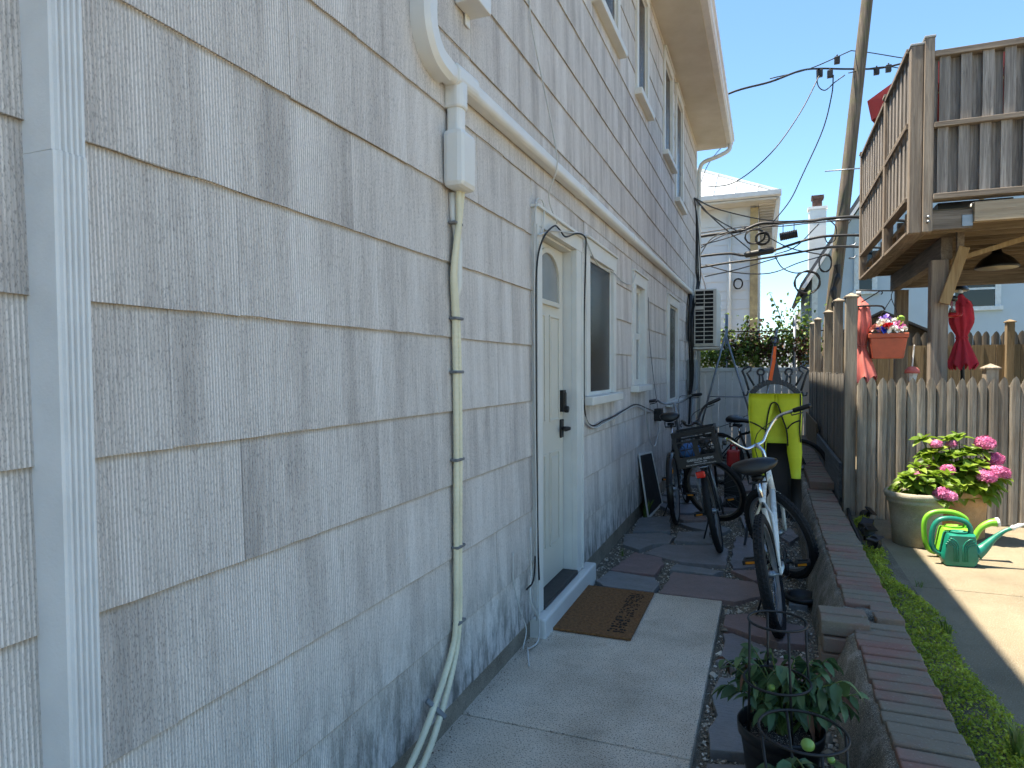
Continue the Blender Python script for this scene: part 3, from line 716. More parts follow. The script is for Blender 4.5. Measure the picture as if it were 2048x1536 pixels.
# white vinyl fence closing the path
vf = thing('vinyl_fence', (.9, 12.5, 0), 'white vinyl fence of vertical boards closing the far end of the path', 'fence')
vb = MB().box(-.056, .056, -.015, 0, 0, 1.47).mesh('board', M['vinyl'])
for i in range(17): inst(vb, 'board', vf, T(-.03+i*.117, 12.45, -.05))
MB().box(-.1, 1.9, 12.42, 12.49, 1.42, 1.485).build('top_rail', M['vinyl'], vf, bevel=.006)
MB().box(-.1, 1.9, 12.43, 12.48, -.05, .1).build('bottom_rail', M['vinyl'], vf, bevel=.006)

# ================================================================ THINGS FIXED TO THE HOUSE WALL
du = thing('line_set_duct', (.03, 2.4, 2.3), 'white plastic pipe duct running along the shingle wall above the door', 'duct')
XD = .045
sw = lambda pts, w, d: MB().sweep(pts, w, d)
sw([(XD,2.14,4.6),(XD,2.14,2.70)], .072, .06).build('vertical_duct', M['pvc'], du, bevel=.008)
sw(smooth_path([(XD,2.14,2.80),(XD,2.14,2.72),(XD,2.165,2.66),(XD,2.215,2.62),(XD,2.30,2.605)], 6), .088, .074).build('elbow', M['pvc'], du, smooth='auto')
sw([(XD,2.28,2.608),(XD,2.40,2.612)], .072, .06).build('horizontal_duct', M['pvc'], du, bevel=.008)
sw([(XD,2.345,2.612),(XD,2.54,2.622)], .09, .078).build('tee', M['pvc'], du, bevel=.012)
sw([(XD,2.395,2.60),(XD,2.395,2.49)], .086, .074).build('tee_branch', M['pvc'], du, bevel=.01)
sw([(XD,2.395,2.52),(XD,2.395,2.36)], .066, .058).build('vertical_duct', M['pvc'], du, bevel=.008)
yy = [2.50, 4.25, 6.0, 7.75, 9.4, 11.05]
for i in range(5): sw([(XD,yy[i]+.004,2.617+.017*i),(XD,yy[i+1]-.004,2.632+.017*i)], .072, .06).build('horizontal_duct', M['pvc'], du, bevel=.008)
for i in range(1, 5): sw([(XD,yy[i]-.03,2.616+.017*i),(XD,yy[i]+.03,2.616+.017*i)], .08, .068).build('joint_cover', M['pvc'], du, bevel=.008)
MB().box(.012, .10, 2.325, 2.465, 2.175, 2.40).build('end_box', M['pvc'], du, bevel=.022)
b2 = tag(MB().box(.012, .11, 2.455, 2.60, 2.945, 3.16).box(.012, .02, 2.54, 2.585, 2.90, 2.97).build('wall_box', M['pvc'], bevel=.02), 'small white plastic box on the shingle wall at the top of the picture', 'box')
dh = thing('drain_hoses', (.04, 2.4, 0), 'pair of beige corrugated drain hoses clipped down the shingle wall', 'hose')
def corrugated(pts, r):
    P = [Vector(p) for p in smooth_path(pts, 14)]; out = []; rs = []; acc = 0; step = .0052
    L = [0]
    for i in range(1, len(P)): L.append(L[-1]+(P[i]-P[i-1]).length)
    j = 0; s = 0
    while s < L[-1]:
        while L[j+1] < s: j += 1
        out.append(P[j].lerp(P[j+1], (s-L[j])/max(1e-6, L[j+1]-L[j]))); rs.append(r*(1.035 if (len(out)//2) % 2 else .965)); s += step
    return MB().tube(out, rs, 10)
h1 = [(.045,2.405,2.19),(.046,2.40,2.05),(.03,2.382,1.85),(.028,2.395,1.65),(.03,2.396,1.2),(.03,2.388,.75),(.03,2.38,.45),(.033,2.325,.33),(.05,2.15,.21),(.07,1.95,.12),(.09,1.7,.06),(.10,1.2,.03)]
h2 = [(.05,2.43,2.19),(.04,2.415,2.03),(.024,2.405,1.85),(.03,2.42,1.62),(.032,2.424,1.2),(.032,2.414,.75),(.032,2.408,.46),(.036,2.355,.31),(.065,2.19,.19),(.095,1.99,.10),(.11,1.75,.045),(.125,1.2,.03)]
corrugated(h1, .0125).build('hose', M['hose'], dh, smooth=True); corrugated(h2, .0125).build('hose', M['hose'], dh, smooth=True)
MB().tube([(.018,2.40,2.17),(.02,2.40,2.08),(.03,2.43,1.98),(.03,2.43,1.80),(.02,2.41,1.70)], [.014,.013,.017,.016,.008], 8).build('white_tape', M['white_paint'], dh, smooth=True)
for z in (2.05, 1.67, 1.455, 1.10, .745, .435):
    MB().box(.012, .047, 2.374, 2.444, z-.006, z+.006).build('clip', M['grey_clip'], dh, bevel=.004)
MB().bar((.026,2.135,.235),(.088,2.165,.165), .016, .02, (.1,-.75,-.6)).build('clip', M['grey_clip'], dh, bevel=.004)
# cables round the door
def cable(name, pts, r, mat_, label, group=None, seg=6, n=6):
    return tag(MB().tube(smooth_path(pts, n), r, seg).build(name, M[mat_], smooth=True), label, 'cable', group)
cable('cable', [(.05,3.365,.32),(.045,3.36,.55),(.04,3.362,1.0),(.04,3.358,1.6),(.045,3.36,2.0),(.06,3.42,2.17),(.06,3.62,2.28),(.05,3.76,2.29),(.062,3.85,2.262),(.06,4.1,2.33),(.062,4.30,2.345),(.052,4.36,2.27),(.04,4.365,1.9),(.035,4.37,1.5),(.035,4.40,1.16),(.03,4.62,1.06),(.03,4.95,1.07),(.03,5.3,1.08),(.03,5.8,1.11),(.03,6.3,1.13),(.03,6.9,1.06),(.05,7.45,.98)], .0052, 'cable', 'black cable looped over the door frame and along the wall')
cable('cable', [(.04,3.35,.1),(.04,3.352,.6),(.035,3.35,1.2),(.035,3.35,2.0),(.04,3.36,2.33),(.045,3.42,2.385),(.05,3.47,2.36),(.05,3.45,2.22),(.055,3.36,2.18),(.05,3.6,2.25),(.055,3.9,2.30),(.05,4.3,2.36),(.04,4.45,2.33),(.045,4.75,2.22),(.045,5.2,2.24),(.03,5.7,2.22),(.03,6.1,2.25),(.045,6.21,2.36)], .0045, 'white_cable', 'white cable running over the door frame to the windows')
cable('cable', [(.035,4.385,1.9),(.033,4.385,1.4),(.032,4.42,1.13),(.03,4.66,1.04),(.03,5.0,1.05),(.03,5.35,1.065),(.03,5.85,1.10),(.03,6.35,1.11),(.03,6.85,1.04),(.03,7.2,1.0)], .006, 'white_cable', 'white cable sagging along the wall beneath the screened window')
cable('cable', [(.03,3.36,.45),(.04,3.30,.34),(.03,3.22,.31)], .005, 'cable', 'short black cable end poking into the wall beside the door step')
cable('cable', [(.025,3.30,.62),(.03,3.29,.4),(.04,3.25,.25),(.06,3.33,.11),(.07,3.28,.02),(.06,3.18,.02),(.07,3.12,.04),(.12,3.0,.012)], .0045, 'white_cable', 'loose white cable trailing onto the path at the wall foot')
cable('cable', [(.02,3.05,.55),(.022,3.05,.4),(.03,3.13,.22),(.045,3.17,.12),(.05,3.10,.04)], .003, 'white_cable', 'thin white wire hanging down the lowest shingles')
cable('cable', [(.02,3.30,3.55),(.03,3.33,3.52),(.02,3.36,3.3),(.085,3.55,2.75),(.085,3.6,2.6),(.03,3.62,2.45),(.055,3.70,2.31)], .004, 'white_cable', 'grey wire dropping from the upper shingles to the door head')
cable('cable', [(.03,7.0,2.22),(.025,7.1,1.8),(.03,7.4,1.3),(.04,7.62,1.0)], .004, 'grey_clip', 'thin grey wire dropping to the outdoor socket')
cable('cable', [(.04,6.75,1.07),(.04,7.0,.75),(.05,7.3,.62),(.05,7.55,.75),(.05,7.62,.9)], .006, 'white_cable', 'pale cable loop drooping under the outdoor socket')
tag(MB().box(.012, .09, 7.5, 7.66, .88, 1.02).box(.09, .14, 7.56, 7.62, .93, .97).build('socket_box', M['black_plastic'], bevel=.008), 'black outdoor socket box on the wall beside the bicycles', 'socket')
# air conditioner on the far end of the wall
ac = thing('air_conditioner', (.27, 11.4, 1.8), 'cream outdoor air conditioner unit mounted near the far wall corner', 'air conditioner')
MB().box(.09, .44, 11.02, 11.95, 1.83, 2.75).build('casing', M['ac_white'], ac, bevel=.012)
MB().box(.105, .392, 11.0155, 11.019, 1.87, 2.72).build('coil', M['dark'], ac)
g = MB()
for i in range(14): z = 1.865+i*.0655; g.box(.10, .40, 11.000, 11.0145, z, z+.012)
g.build('grille_bar', M['ac_white'], ac); 
for x in (.10, .243, .388): MB().box(x, x+.012, 10.995, 10.9995, 1.865, 2.735).build('grille_bar', M['ac_white'], ac)
MB().box(.108, .24, 10.998, 11.001, 2.42, 2.475).build('name_plate', M['ac_white'], ac)
MB().box(.012, .50, 10.98, 11.03, 1.79, 1.815).box(.012, .50, 11.9, 11.95, 1.79, 1.815).box(.012,.04,10.98,11.03,1.5,1.789).build('bracket', M['ac_white'], ac)
for i in range(3): MB().tube(smooth_path([(.04,10.95-i*.05,2.66),(.06,10.8-i*.05,2.5),(.05,10.72-i*.05,2.2),(.05,10.74-i*.05,1.9)], 5), .022, 8).build('pipe', M['cable'], ac, smooth=True)
eb = thing('electric_box', (.06, 10.9, 1.1), 'grey electric box on the wall below the air conditioner', 'box')
MB().box(.012, .14, 10.75, 11.1, 1.12, 1.62).build('case', M['grey_box'], eb, bevel=.008)
MB().box(.141, .15, 10.77, 11.08, 1.14, 1.60).build('lid', M['grey_box'], eb, bevel=.004)
MB().tube([(.07,10.9,1.12),(.07,10.9,-.03)], .018, 8).build('pipe', M['grey_box'], eb, smooth=True)
# folded screen panel leaning on the wall
sp = thing('screen_panel', (.08, 7.0, 0), 'dark insect screen with thin pale frame leaning against the wall', 'screen')
A, B, C_, D = Vector((.10,6.60,-.02)), Vector((.13,7.32,-.01)), Vector((.022,7.26,.56)), Vector((.022,6.52,.62))
SPm = MB()
for p, q_ in ((A,B),(B,C_),(C_,D),(D,A)): SPm.bar(p, q_, .022, .014, (1,0,.3))
SPm.build('frame', M['white_paint'], sp)
MB().add([A,B,C_,D], [(0,1,2,3)]).build('mesh', M['screen_mesh'], sp)
# door mat
dm = thing('door_mat', (.29, 3.89, 0), 'brown coir door mat with dark print along one edge', 'door mat')
MB().box(.045, .525, 3.49, 4.28, .002, .016).build('coir', M['mat_coir'], dm, bevel=.004)
random.seed(9); pr = MB(); y = 3.55
while y < 4.20:
    w = random.uniform(.014, .03)
    for k in range(7):
        if random.random() < .75: x = .385+random.uniform(-.006,.006)+.0135*k; pr.box(x, x+random.uniform(.008,.014), y+random.uniform(0,w*.5), y+w*random.uniform(.55,1), .0165, .0185)
    y += w+random.uniform(.004,.010)
stuff(pr.build('printed_lettering', M['mat_print'], dm))
fz = MB()
for _ in range(6500):
    x, y = random.uniform(.045,.525), random.uniform(3.49,4.28); h = random.uniform(.002,.006); a = random.uniform(0,6.28)
    fz.add([(x,y,.0155),(x+.002*math.cos(a),y+.002*math.sin(a),.0155),(x+random.uniform(-.004,.004),y+random.uniform(-.004,.004),.0155+h)], [(0,1,2)])
stuff(fz.build('bristles', M['mat_coir'], dm))
# ================================================================ BICYCLES
def wheel_meshes(Rr, tr, rim_mat, knob=False, tan=None):
    t = MB(); pts = [(0, Rr*math.cos(2*math.pi*i/44), Rr*math.sin(2*math.pi*i/44)) for i in range(44)]
    t.tube(pts, tr, 8, closed=True)
    if knob:
        for i in range(66):
            a = 2*math.pi*i/66
            for k, x in enumerate((-.014, 0, .014)):
                Mk = Matrix.Rotation(a + (k % 2)*.045, 4, 'X') @ T(x, 0, Rr+tr-.0035-abs(x)*.28); t.box(-.005, .005, -.009, .009, 0, .0065, Mk)
    tyre = t.mesh('tyre', M['rubber'], not knob)
    r = MB(); rr = Rr-tr-.002
    for s in (0,):
        vs = []; n = 44
        for i in range(n):
            a = 2*math.pi*i/n
            for (x, q) in ((-.013, rr+.006), (.013, rr+.006), (.013, rr-.012), (-.013, rr-.012)): vs.append((x, q*math.cos(a), q*math.sin(a)))
        r.add(vs, [(i*4+k, ((i+1) % n)*4+k, ((i+1) % n)*4+(k+1) % 4, i*4+(k+1) % 4) for i in range(n) for k in range(4)])
    rim = r.mesh('rim', rim_mat, False)
    s = MB()
    for i in range(28):
        a = 2*math.pi*i/28; x = .024 if i % 2 else -.024; b = a+(.5 if (i//2) % 2 else -.5)
        s.tube([(x, .02*math.cos(b), .02*math.sin(b)), (0, (rr-.01)*math.cos(a), (rr-.01)*math.sin(a))], .0011, 3, cap=False)
    spk = s.mesh('spokes', M['steel'], False)
    h = MB().tube([(-.05,0,0),(-.03,0,0),(-.029,0,0),(.029,0,0),(.03,0,0),(.05,0,0)], [.008,.008,.022,.022,.008,.008], 10)
    return tyre, rim, spk, h.mesh('hub', M['steel'], True)
def sub(parent, name, b_or_me, mat_=None, smooth=False, bevel=0, mx=None):
    me = b_or_me if not isinstance(b_or_me, MB) else b_or_me.mesh(name, M[mat_], smooth)
    o = bpy.data.objects.new(name, me); col.objects.link(o); o.parent = parent
    if mx is not None: o.matrix_local = mx
    if bevel: m = o.modifiers.new('bevel', 'BEVEL'); m.width = bevel; m.segments = 2; m.limit_method = 'ANGLE'
    return o
def make_bicycle(label, cx, cy, heading, lean, steer, ms, frame_mat, accent, fork_mat, bar_mat, seat_z=.90, rise=.12, half=.33, sweep=.2, knob=False, rack=False, saddle_w=.12, fender=None, rim='rim_alloy', z0=-.02, amber=False, wheel_R=.312, crank=20, bar_drop=0, saddle_yaw=0, seat_y=.27, bar_z=1.0):
    Mx = T(cx, cy, z0) @ Matrix.Rotation(R(-heading), 4, 'Z') @ Matrix.Rotation(R(-lean), 4, 'Y')
    t = thing('bicycle', (0,0,0), label, 'bicycle', None, 0, False, Mx)
    wz = wheel_R+.024
    rear = Vector((0, 0, wz)); bb = Vector((0, .44, .29)); stt = Vector((0, .30, .68)); hb = Vector((0, .955, .64)); ht = Vector((0, .915, .79)); fa = Vector((0, 1.07, wz))
    axis = (ht-hb).normalized()
    S = T(hb) @ Matrix.Rotation(R(-steer), 4, axis) @ T(-hb)
    tyre, rm, spk, hub = ms
    for nm, c, mx in (('wheel', rear, T(rear)), ('wheel', fa, S @ T(fa))):
        w = sub(t, nm, hub, mx=mx); sub(w, 'tyre', tyre); sub(w, 'rim', rm); sub(w, 'spokes', spk)
        if amber: sub(w, 'reflector', MB().box(-.01, .01, -.03, .03, .15, .19), 'orange_lens', bevel=.004)
    f = MB().tube([bb, stt+Vector((0,-.02,.04))], .016, 10).tube([bb, hb+axis*.02], .021, 10).tube(smooth_path([stt, (0,.6,.76), ht-axis*.03], 6), .016, 10)
    f.tube([hb-axis*.01, ht+axis*.01], .021, 10)
    sub(t, 'frame', f, frame_mat, True)
    for s in (-1, 1):
        b = MB().tube([rear+Vector((s*.058,0,0)), rear+Vector((s*.05,.2,-.02)), bb+Vector((s*.03,-.03,0))], [.008,.01,.011], 8)
        b.tube([rear+Vector((s*.058,0,0)), stt+Vector((s*.045,-.06,-.06)), stt+Vector((s*.01,.0,.0))], [.008,.009,.009], 8)
        sub(t, 'stay', b, accent if s < 0 else frame_mat, True)
        sub(t, 'fork_blade', MB().tube(smooth_path([hb-axis*.01+Vector((s*.02,0,0)), hb-axis*.05+Vector((s*.052,.0,-.0)), hb-axis*.16+Vector((s*.055,.01,0)), fa+Vector((s*.055,0,0))], 5), .013, 8), fork_mat, True, mx=S)
    spost = stt+Vector((0,-.02,.04)); sadp = Vector((0, seat_y, seat_z))
    sub(t, 'seat_post', MB().tube([spost-Vector((0,-.01,.06)), sadp+Vector((0,.0,-.06))], .0135, 10), 'chrome', True)
    # saddle: wide rear, narrow nose
    sd2 = MB(); sec = [(-.14, .55, .0), (-.125, .88, .022), (-.06, 1.0, .03), (.0, .78, .02), (.06, .42, .014), (.12, .28, .012), (.15, .16, .004)]; nn = 12
    for (yy, w, hh) in sec:
        for k in range(nn):
            a = 2*math.pi*k/nn; ww = saddle_w*w
            sd2.v.append((ww*math.cos(a), yy, hh + (.036 if math.sin(a) > 0 else .062*(1 if yy < .02 else .6))*math.sin(a)*(.6+.4*w)))
    for i in range(len(sec)-1):
        for k in range(nn): a = i*nn+k; b_ = i*nn+(k+1) % nn; sd2.f.append((a, b_, b_+nn, a+nn)[::-1])
    sd2.f += [tuple(range(nn)), tuple(range((len(sec)-1)*nn, len(sec)*nn))[::-1]]
    sm = T(sadp) @ rot(-4, 0, saddle_yaw)
    so = sub(t, 'saddle', sd2, 'vinyl_black', True, mx=sm); ss = so.modifiers.new('sub', 'SUBSURF'); ss.levels = 1; ss.render_levels = 1
    sub(so, 'spring', MB().tube([(-.05,-.08,-.03),(-.05,-.085,-.085),(.05,-.085,-.085),(.05,-.08,-.03)], .007, 6).box(-.03,.03,-.06,.04,-.075,-.045), 'black_plastic', True)
    # bars and stem turn with the fork
    bz = Vector((0, .905-.02, bar_z)); stem = MB().tube([ht-axis*.02, ht+axis*(bar_z-.83), bz+Vector((0,.02,-.01)), bz+Vector((0,.05,0))], .0135, 8)
    sub(t, 'stem', stem, bar_mat, True, mx=S)
    bp = []
    for s in (-1, 1):
        seq = [bz+Vector((0,.05,0)), bz+Vector((s*.07,.055,.0)), bz+Vector((s*.14,.045,rise*.45)), bz+Vector((s*half*.62,.0,rise*.95)), bz+Vector((s*half*.85,-sweep*.55,rise)), bz+Vector((s*half,-sweep,rise))]
        bp.append(seq)
    pth = smooth_path(bp[0][::-1]+bp[1][1:], 6)
    sub(t, 'handlebar', MB().tube(pth, .0112, 10), bar_mat, True, mx=S)
    for seq in bp:
        e = seq[-1]; d = (e-seq[-2]).normalized()
        sub(t, 'grip', MB().tube([e-d*.11, e-d*.105, e-d*.0, e+d*.012], [.0145,.017,.017,.0145], 10), 'vinyl_black', True, mx=S)
        sub(t, 'brake_lever', MB().tube([e-d*.13+Vector((0,.0,-.012)), e-d*.10+Vector((0,.05,-.03)), e-d*.02+Vector((0,.05,-.035))], .005, 6), 'black_plastic', True, mx=S)
    sub(t, 'brake_cable', MB().tube(smooth_path([bp[1][3], bz+Vector((.06,.12,.02)), hb+Vector((.03,.08,.0)), fa+Vector((.03,-.06,.28))], 5), .003, 5), 'cable', True, mx=S)
    # crank, chainring, pedals
    ck = MB().tube([bb+Vector((-.07,0,0)), bb+Vector((.07,0,0))], .018, 10); a = R(crank); dv = Vector((0, math.cos(a), math.sin(a)))*.168
    ends = []
    for s in (-1, 1):
        p = bb+Vector((s*.075,0,0)); q = p+dv*s*-1; ck.tube([p, q], .0095, 8); ends.append(q)
    sub(t, 'crank', ck, 'black_plastic', True)
    cr_ = MB(); ring = [(.052, .085*math.cos(2*math.pi*i/30), .085*math.sin(2*math.pi*i/30)) for i in range(30)]
    cr_.tube([bb+Vector(p) for p in ring], .005, 5, closed=True)
    for i in range(5): cr_.tube([bb+Vector((.052,0,0)), bb+Vector(ring[i*6])], .005, 5)
    cr_.tube([bb+Vector((.052,0,.085)), rear+Vector((.052,0,.035))], .004, 4).tube([bb+Vector((.052,0,-.085)), rear+Vector((.052,0,-.035))], .004, 4)
    sub(t, 'chainset', cr_, 'black_plastic', True)
    for q, s in zip(ends, (-1, 1)):
        c = q+Vector((s*.055,0,0)); pb_ = MB()
        pb_.box(c.x-.045, c.x+.045, c.y-.046, c.y-.03, c.z-.013, c.z+.013).box(c.x-.045, c.x+.045, c.y+.03, c.y+.046, c.z-.013, c.z+.013).box(c.x-.045, c.x-.03, c.y-.03, c.y+.03, c.z-.012, c.z+.012).box(c.x+.03, c.x+.045, c.y-.03, c.y+.03, c.z-.012, c.z+.012).box(c.x-.03, c.x+.03, c.y-.01, c.y+.01, c.z-.01, c.z+.01)
        pe = sub(t, 'pedal', pb_, 'black_plastic', bevel=.003); sub(pe, 'reflector', MB().box(c.x-.026, c.x+.026, c.y-.0495, c.y-.0462, c.z-.007, c.z+.007), 'orange_lens')
    if fender:
        for c, mx in ((rear, None), (fa, S)):
            fb = MB(); n = 14; rr = wheel_R+.045
            for i in range(n+1):
                a = R(150 - 128*i/n) if c is rear else R(150-95*i/n)
                a = R(200-130*i/n) if c is rear else R(165-100*i/n)
                for x, dz in ((-.03, -.012), (-.016, 0), (.016, 0), (.03, -.012)): fb.v.append((x, c.y+(rr+dz)*math.cos(a), c.z+(rr+dz)*math.sin(a)))
            for i in range(n):
                for k in range(3): a_ = i*4+k; fb.f.append((a_, a_+1, a_+5, a_+4))
            sub(t, 'mudguard', fb, fender, True, mx=mx)
    if rack:
        rk = MB()
        for s in (-1, 1):
            rk.tube([(s*.055,-.28,.735),(s*.055,.2,.735),(s*.03,.30,.70)], .006, 6).tube([(s*.066,0,wz),(s*.06,-.12,.73)], .005, 6).tube([(s*.066,0,wz),(s*.06,.06,.73)], .005, 6)
        for yy in (-.28, -.15, 0, .15): rk.tube([(-.055,yy,.735),(.055,yy,.735)], .006, 6)
        sub(t, 'rear_rack', rk, 'steel', True)
        tl = sub(t, 'tail_light', MB().box(-.035, .035, -.37, -.335, .665, .715), 'red_lens', bevel=.01)
    ks = sub(t, 'kickstand', MB().tube([bb+Vector((-.04,-.06,-.02)), Vector((-.16 if lean > 0 else .16, .30, .012+math.tan(R(abs(lean)))*-.0))], .007, 6), 'black_plastic', True)
    return t, Mx
wm_k = wheel_meshes(.306, .029, M['rim_alloy'], True)
wm_b = wheel_meshes(.312, .024, M['rim_tan'])
wm_c = wheel_meshes(.315, .021, M['rim_alloy'])
make_bicycle('white cruiser bicycle with chrome handlebar and knobbly tyres in front of the wetsuit', 1.285, 3.93, 4.6, 11, -44, wm_k, 'bike_white', 'bike_cream', 'bike_white', 'chrome', seat_z=.905, rise=.13, half=.36, sweep=.17, saddle_w=.148, wheel_R=.311, crank=160, saddle_yaw=6, bar_z=.985)
B_, BM = make_bicycle('black bicycle carrying a milk crate on its rear rack', .86, 5.56, -2, 12, -58, wm_b, 'bike_black', 'bike_black', 'bike_black', 'bike_black', seat_z=.86, rise=.09, half=.30, sweep=.1, rack=True, rim='rim_tan', crank=185, saddle_w=.1, bar_z=1.02)
make_bicycle('dark bicycle with wide black saddle parked closest to the house wall', .40, 6.42, -2, 5, -12, wm_c, 'bike_black', 'bike_black', 'bike_black', 'steel', seat_z=1.0, rise=.06, half=.28, sweep=.06, fender='bike_black', amber=True, saddle_w=.11, bar_z=1.12)
make_bicycle('dark bicycle parked crosswise behind the wetsuit with one wheel showing', .66, 8.75, 118, -4, 8, wm_b, 'bike_black', 'bike_black', 'bike_black', 'bike_black', seat_z=.85, rise=.06, half=.32, sweep=.06, wheel_R=.325, bar_z=1.10)
# milk crate on the rack
crm = BM @ T(0, -.11, .745)
ct = thing('milk_crate', (0,0,0), 'black plastic milk crate on the bicycle rack with white dairy lettering', 'crate', None, 0, False, crm)
W_, H_ = .165, .285
for s, ax in ((-1,'y'), (1,'y'), (-1,'x'), (1,'x')):
    p = MB(); d0, d1 = s*W_, s*(W_-.008); lo, hi = min(d0,d1), max(d0,d1); a = W_ if ax == 'y' else W_-.009
    def bx(u0, u1, z0, z1, o=0):
        if ax == 'y': p.box(u0, u1, lo-o, hi+o, z0, z1)
        else: p.box(lo-o, hi+o, u0, u1, z0, z1)
    bx(-a, a, 0, .085); bx(-a, a, .245, H_, .003); bx(-a, -a+.03, .085, .245); bx(a-.03, a, .085, .245); bx(-a+.03, a-.03, .195, .21)
    bx(-.02, .02, .085, .195)
    for i in range(9):                                        # lattice of the openings
        u = -a+.045+i*(2*a-.09)/8
        for j in range(2):
            z = .095+j*.055; sgn = 1 if (i+j) % 2 else -1; q0 = (u-.012*sgn, z-.012); q1 = (u+.012*sgn, z+.045)
            m = (lo+hi)/2
            if ax == 'y': p.bar((q0[0], m, q0[1]), (q1[0], m, q1[1]), .006, .006, (0,1,0))
            else: p.bar((m, q0[0], q0[1]), (m, q1[0], q1[1]), .006, .006, (1,0,0))
    bx(-a+.03, a-.03, .138, .146)
    for z in (.252, .264, .276): bx(-a, a, z, z+.004, .006)
    sub(ct, 'crate_side', p, 'black_plastic', bevel=.002)
sub(ct, 'crate_base', MB().box(-W_+.009, W_-.009, -W_+.009, W_-.009, .0, .008), 'black_plastic')
def lettering(text, size, parent, mx, mat_, name='lettering'):
    cu_ = bpy.data.curves.new('t', 'FONT'); cu_.body = text; cu_.size = size; cu_.align_x = 'CENTER'; cu_.extrude = .0004
    ob = bpy.data.objects.new('t', cu_); col.objects.link(ob); dg = bpy.context.evaluated_depsgraph_get(); dg.update()
    me = bpy.data.meshes.new_from_object(ob.evaluated_get(dg)); me.materials.clear(); me.materials.append(M[mat_]); me.name = name
    bpy.data.objects.remove(ob); bpy.data.curves.remove(cu_)
    return sub(parent, name, me, mx=mx)
lettering('GARELICK FARMS', .026, ct, T(.015, -W_-.001, .046) @ rot(90), 'print_white')
lettering('FRANKLIN, MASS.', .013, ct, T(.015, -W_-.001, .030) @ rot(90), 'print_white')
lettering('THIS CRATE MADE WITH RECYCLED PLASTIC', .0115, ct, T(.015, -W_-.001, .014) @ rot(90), 'print_white')
tag(MB().sph((0,0,0), .07, 10, 8, (1.2,.8,.9), wob=.3).build('blue_bag', M['crate_blue'], smooth=True), 'crumpled blue plastic bag inside the milk crate', 'bag').matrix_world = crm @ T(-.06, -.06, .12)
rb = thing('red_can', (1.0, 7.4, 0), 'red plastic can standing behind the bicycles', 'can')
MB().box(.80,.93,7.35,7.5,.42,.60).build('body', M['red_plastic'], rb, bevel=.02)
MB().tube([(.84,7.42,.60),(.84,7.42,.645),(.90,7.42,.645),(.90,7.42,.60)], .012, 8).build('handle', M['red_plastic'], rb, smooth=True)
MB().box(.78,.95,7.30,7.55,-.03,.42).build('stand', M['black_plastic'], rb, bevel=.01)
tag(MB().lathe([(.10,0),(.115,.012),(.115,.03),(.10,.038),(.085,.03),(.08,.015),(.0,.015)], 24, T(1.42,4.52,-.005)).build('round_dish', M['black_plastic'], smooth=True), 'black round dish lying on a flagstone by the brick pillar', 'dish')
# ================================================================ WETSUIT, HANGER, POLES
hy = 5.72
hg = thing('wetsuit_hanger', (1.25, hy, 1.3), 'slate grey plastic wetsuit hanger with open arms above the yellow wetsuit', 'hanger')
def flat(pts, r, closed=False): return MB().tube([(x, hy, z) for x, z in pts], r, 6, closed=closed)
arcp = [(1.255+.235*math.sin(R(a)), 1.36-.10*(abs(a)/48)**2) for a in range(-48, 49, 8)]
ab = MB()
for i in range(len(arcp)-1): ab.bar((arcp[i][0],hy,arcp[i][1]), (arcp[i+1][0],hy,arcp[i+1][1]), .044, .018, (0,1,0))
ab.add([(1.20,hy-.008,1.35),(1.31,hy-.008,1.35),(1.262,hy-.008,1.56),(1.245,hy-.008,1.56),(1.20,hy+.008,1.35),(1.31,hy+.008,1.35),(1.262,hy+.008,1.56),(1.245,hy+.008,1.56)], [(0,1,2,3),(7,6,5,4),(0,4,5,1),(1,5,6,2),(2,6,7,3),(3,7,4,0)])
ab.build('arch', M['hanger'], hg, bevel=.004)
for s in (-1, 1):
    c = 1.255
    flat([(c+s*.195,1.285),(c+s*.228,1.40),(c+s*.248,1.445),(c+s*.235,1.462),(c+s*.195,1.482),(c+s*.178,1.468),(c+s*.182,1.45),(c+s*.21,1.425),(c+s*.155,1.325)], .0095).build('side_arm', M['hanger'], hg, smooth=True)
    flat([(c+s*.20,1.28),(c+s*.212,1.245),(c+s*.235,1.25),(c+s*.24,1.275)], .008).build('hook_tip', M['hanger'], hg, smooth=True)
    flat([(c+s*.08,1.325),(c+s*.095,1.41)] + [(c+s*.105+.026*math.cos(R(a)), 1.435+.026*math.sin(R(a))) for a in range(225, -46, -30)] + [(c+s*.115,1.41),(c+s*.115,1.32)], .0088).build('strap_loop', M['hanger'], hg, smooth=True)
flat([(1.254,1.55),(1.254,1.66)], .012).build('stem', M['hanger'], hg, smooth=True)
flat([(1.255+.024*math.cos(R(a)), 1.69+.024*math.sin(R(a))) for a in range(0, 360, 30)], .007, True).build('ring', M['hanger'], hg, smooth=True)
tag(MB().bar((1.222,hy-.016,1.37),(1.248,hy-.014,1.53), .026, .003, (0,1,0)).bar((1.248,hy-.014,1.53),(1.256,hy-.014,1.64), .022, .003, (0,1,0)).box(1.236,1.262,hy-.024,hy-.012,1.545,1.57).build('orange_strap', M['orange_strap']), 'orange buckled strap tied round the wetsuit hanger', 'strap')
tag(MB().tube([(1.03,hy+.06,-.03),(1.268,hy+.03,1.78)], .011, 8).tube([(1.268,hy+.03,1.78),(1.266,hy+.02,1.73),(1.258,hy,1.715)], .006, 6).build('metal_pole', M['steel'], smooth=True), 'leaning grey metal pole that carries the wetsuit hanger', 'pole')
ws = thing('wetsuit', (1.25, hy, .3), 'bright yellow wetsuit with black seams folded over a hanger', 'wetsuit')
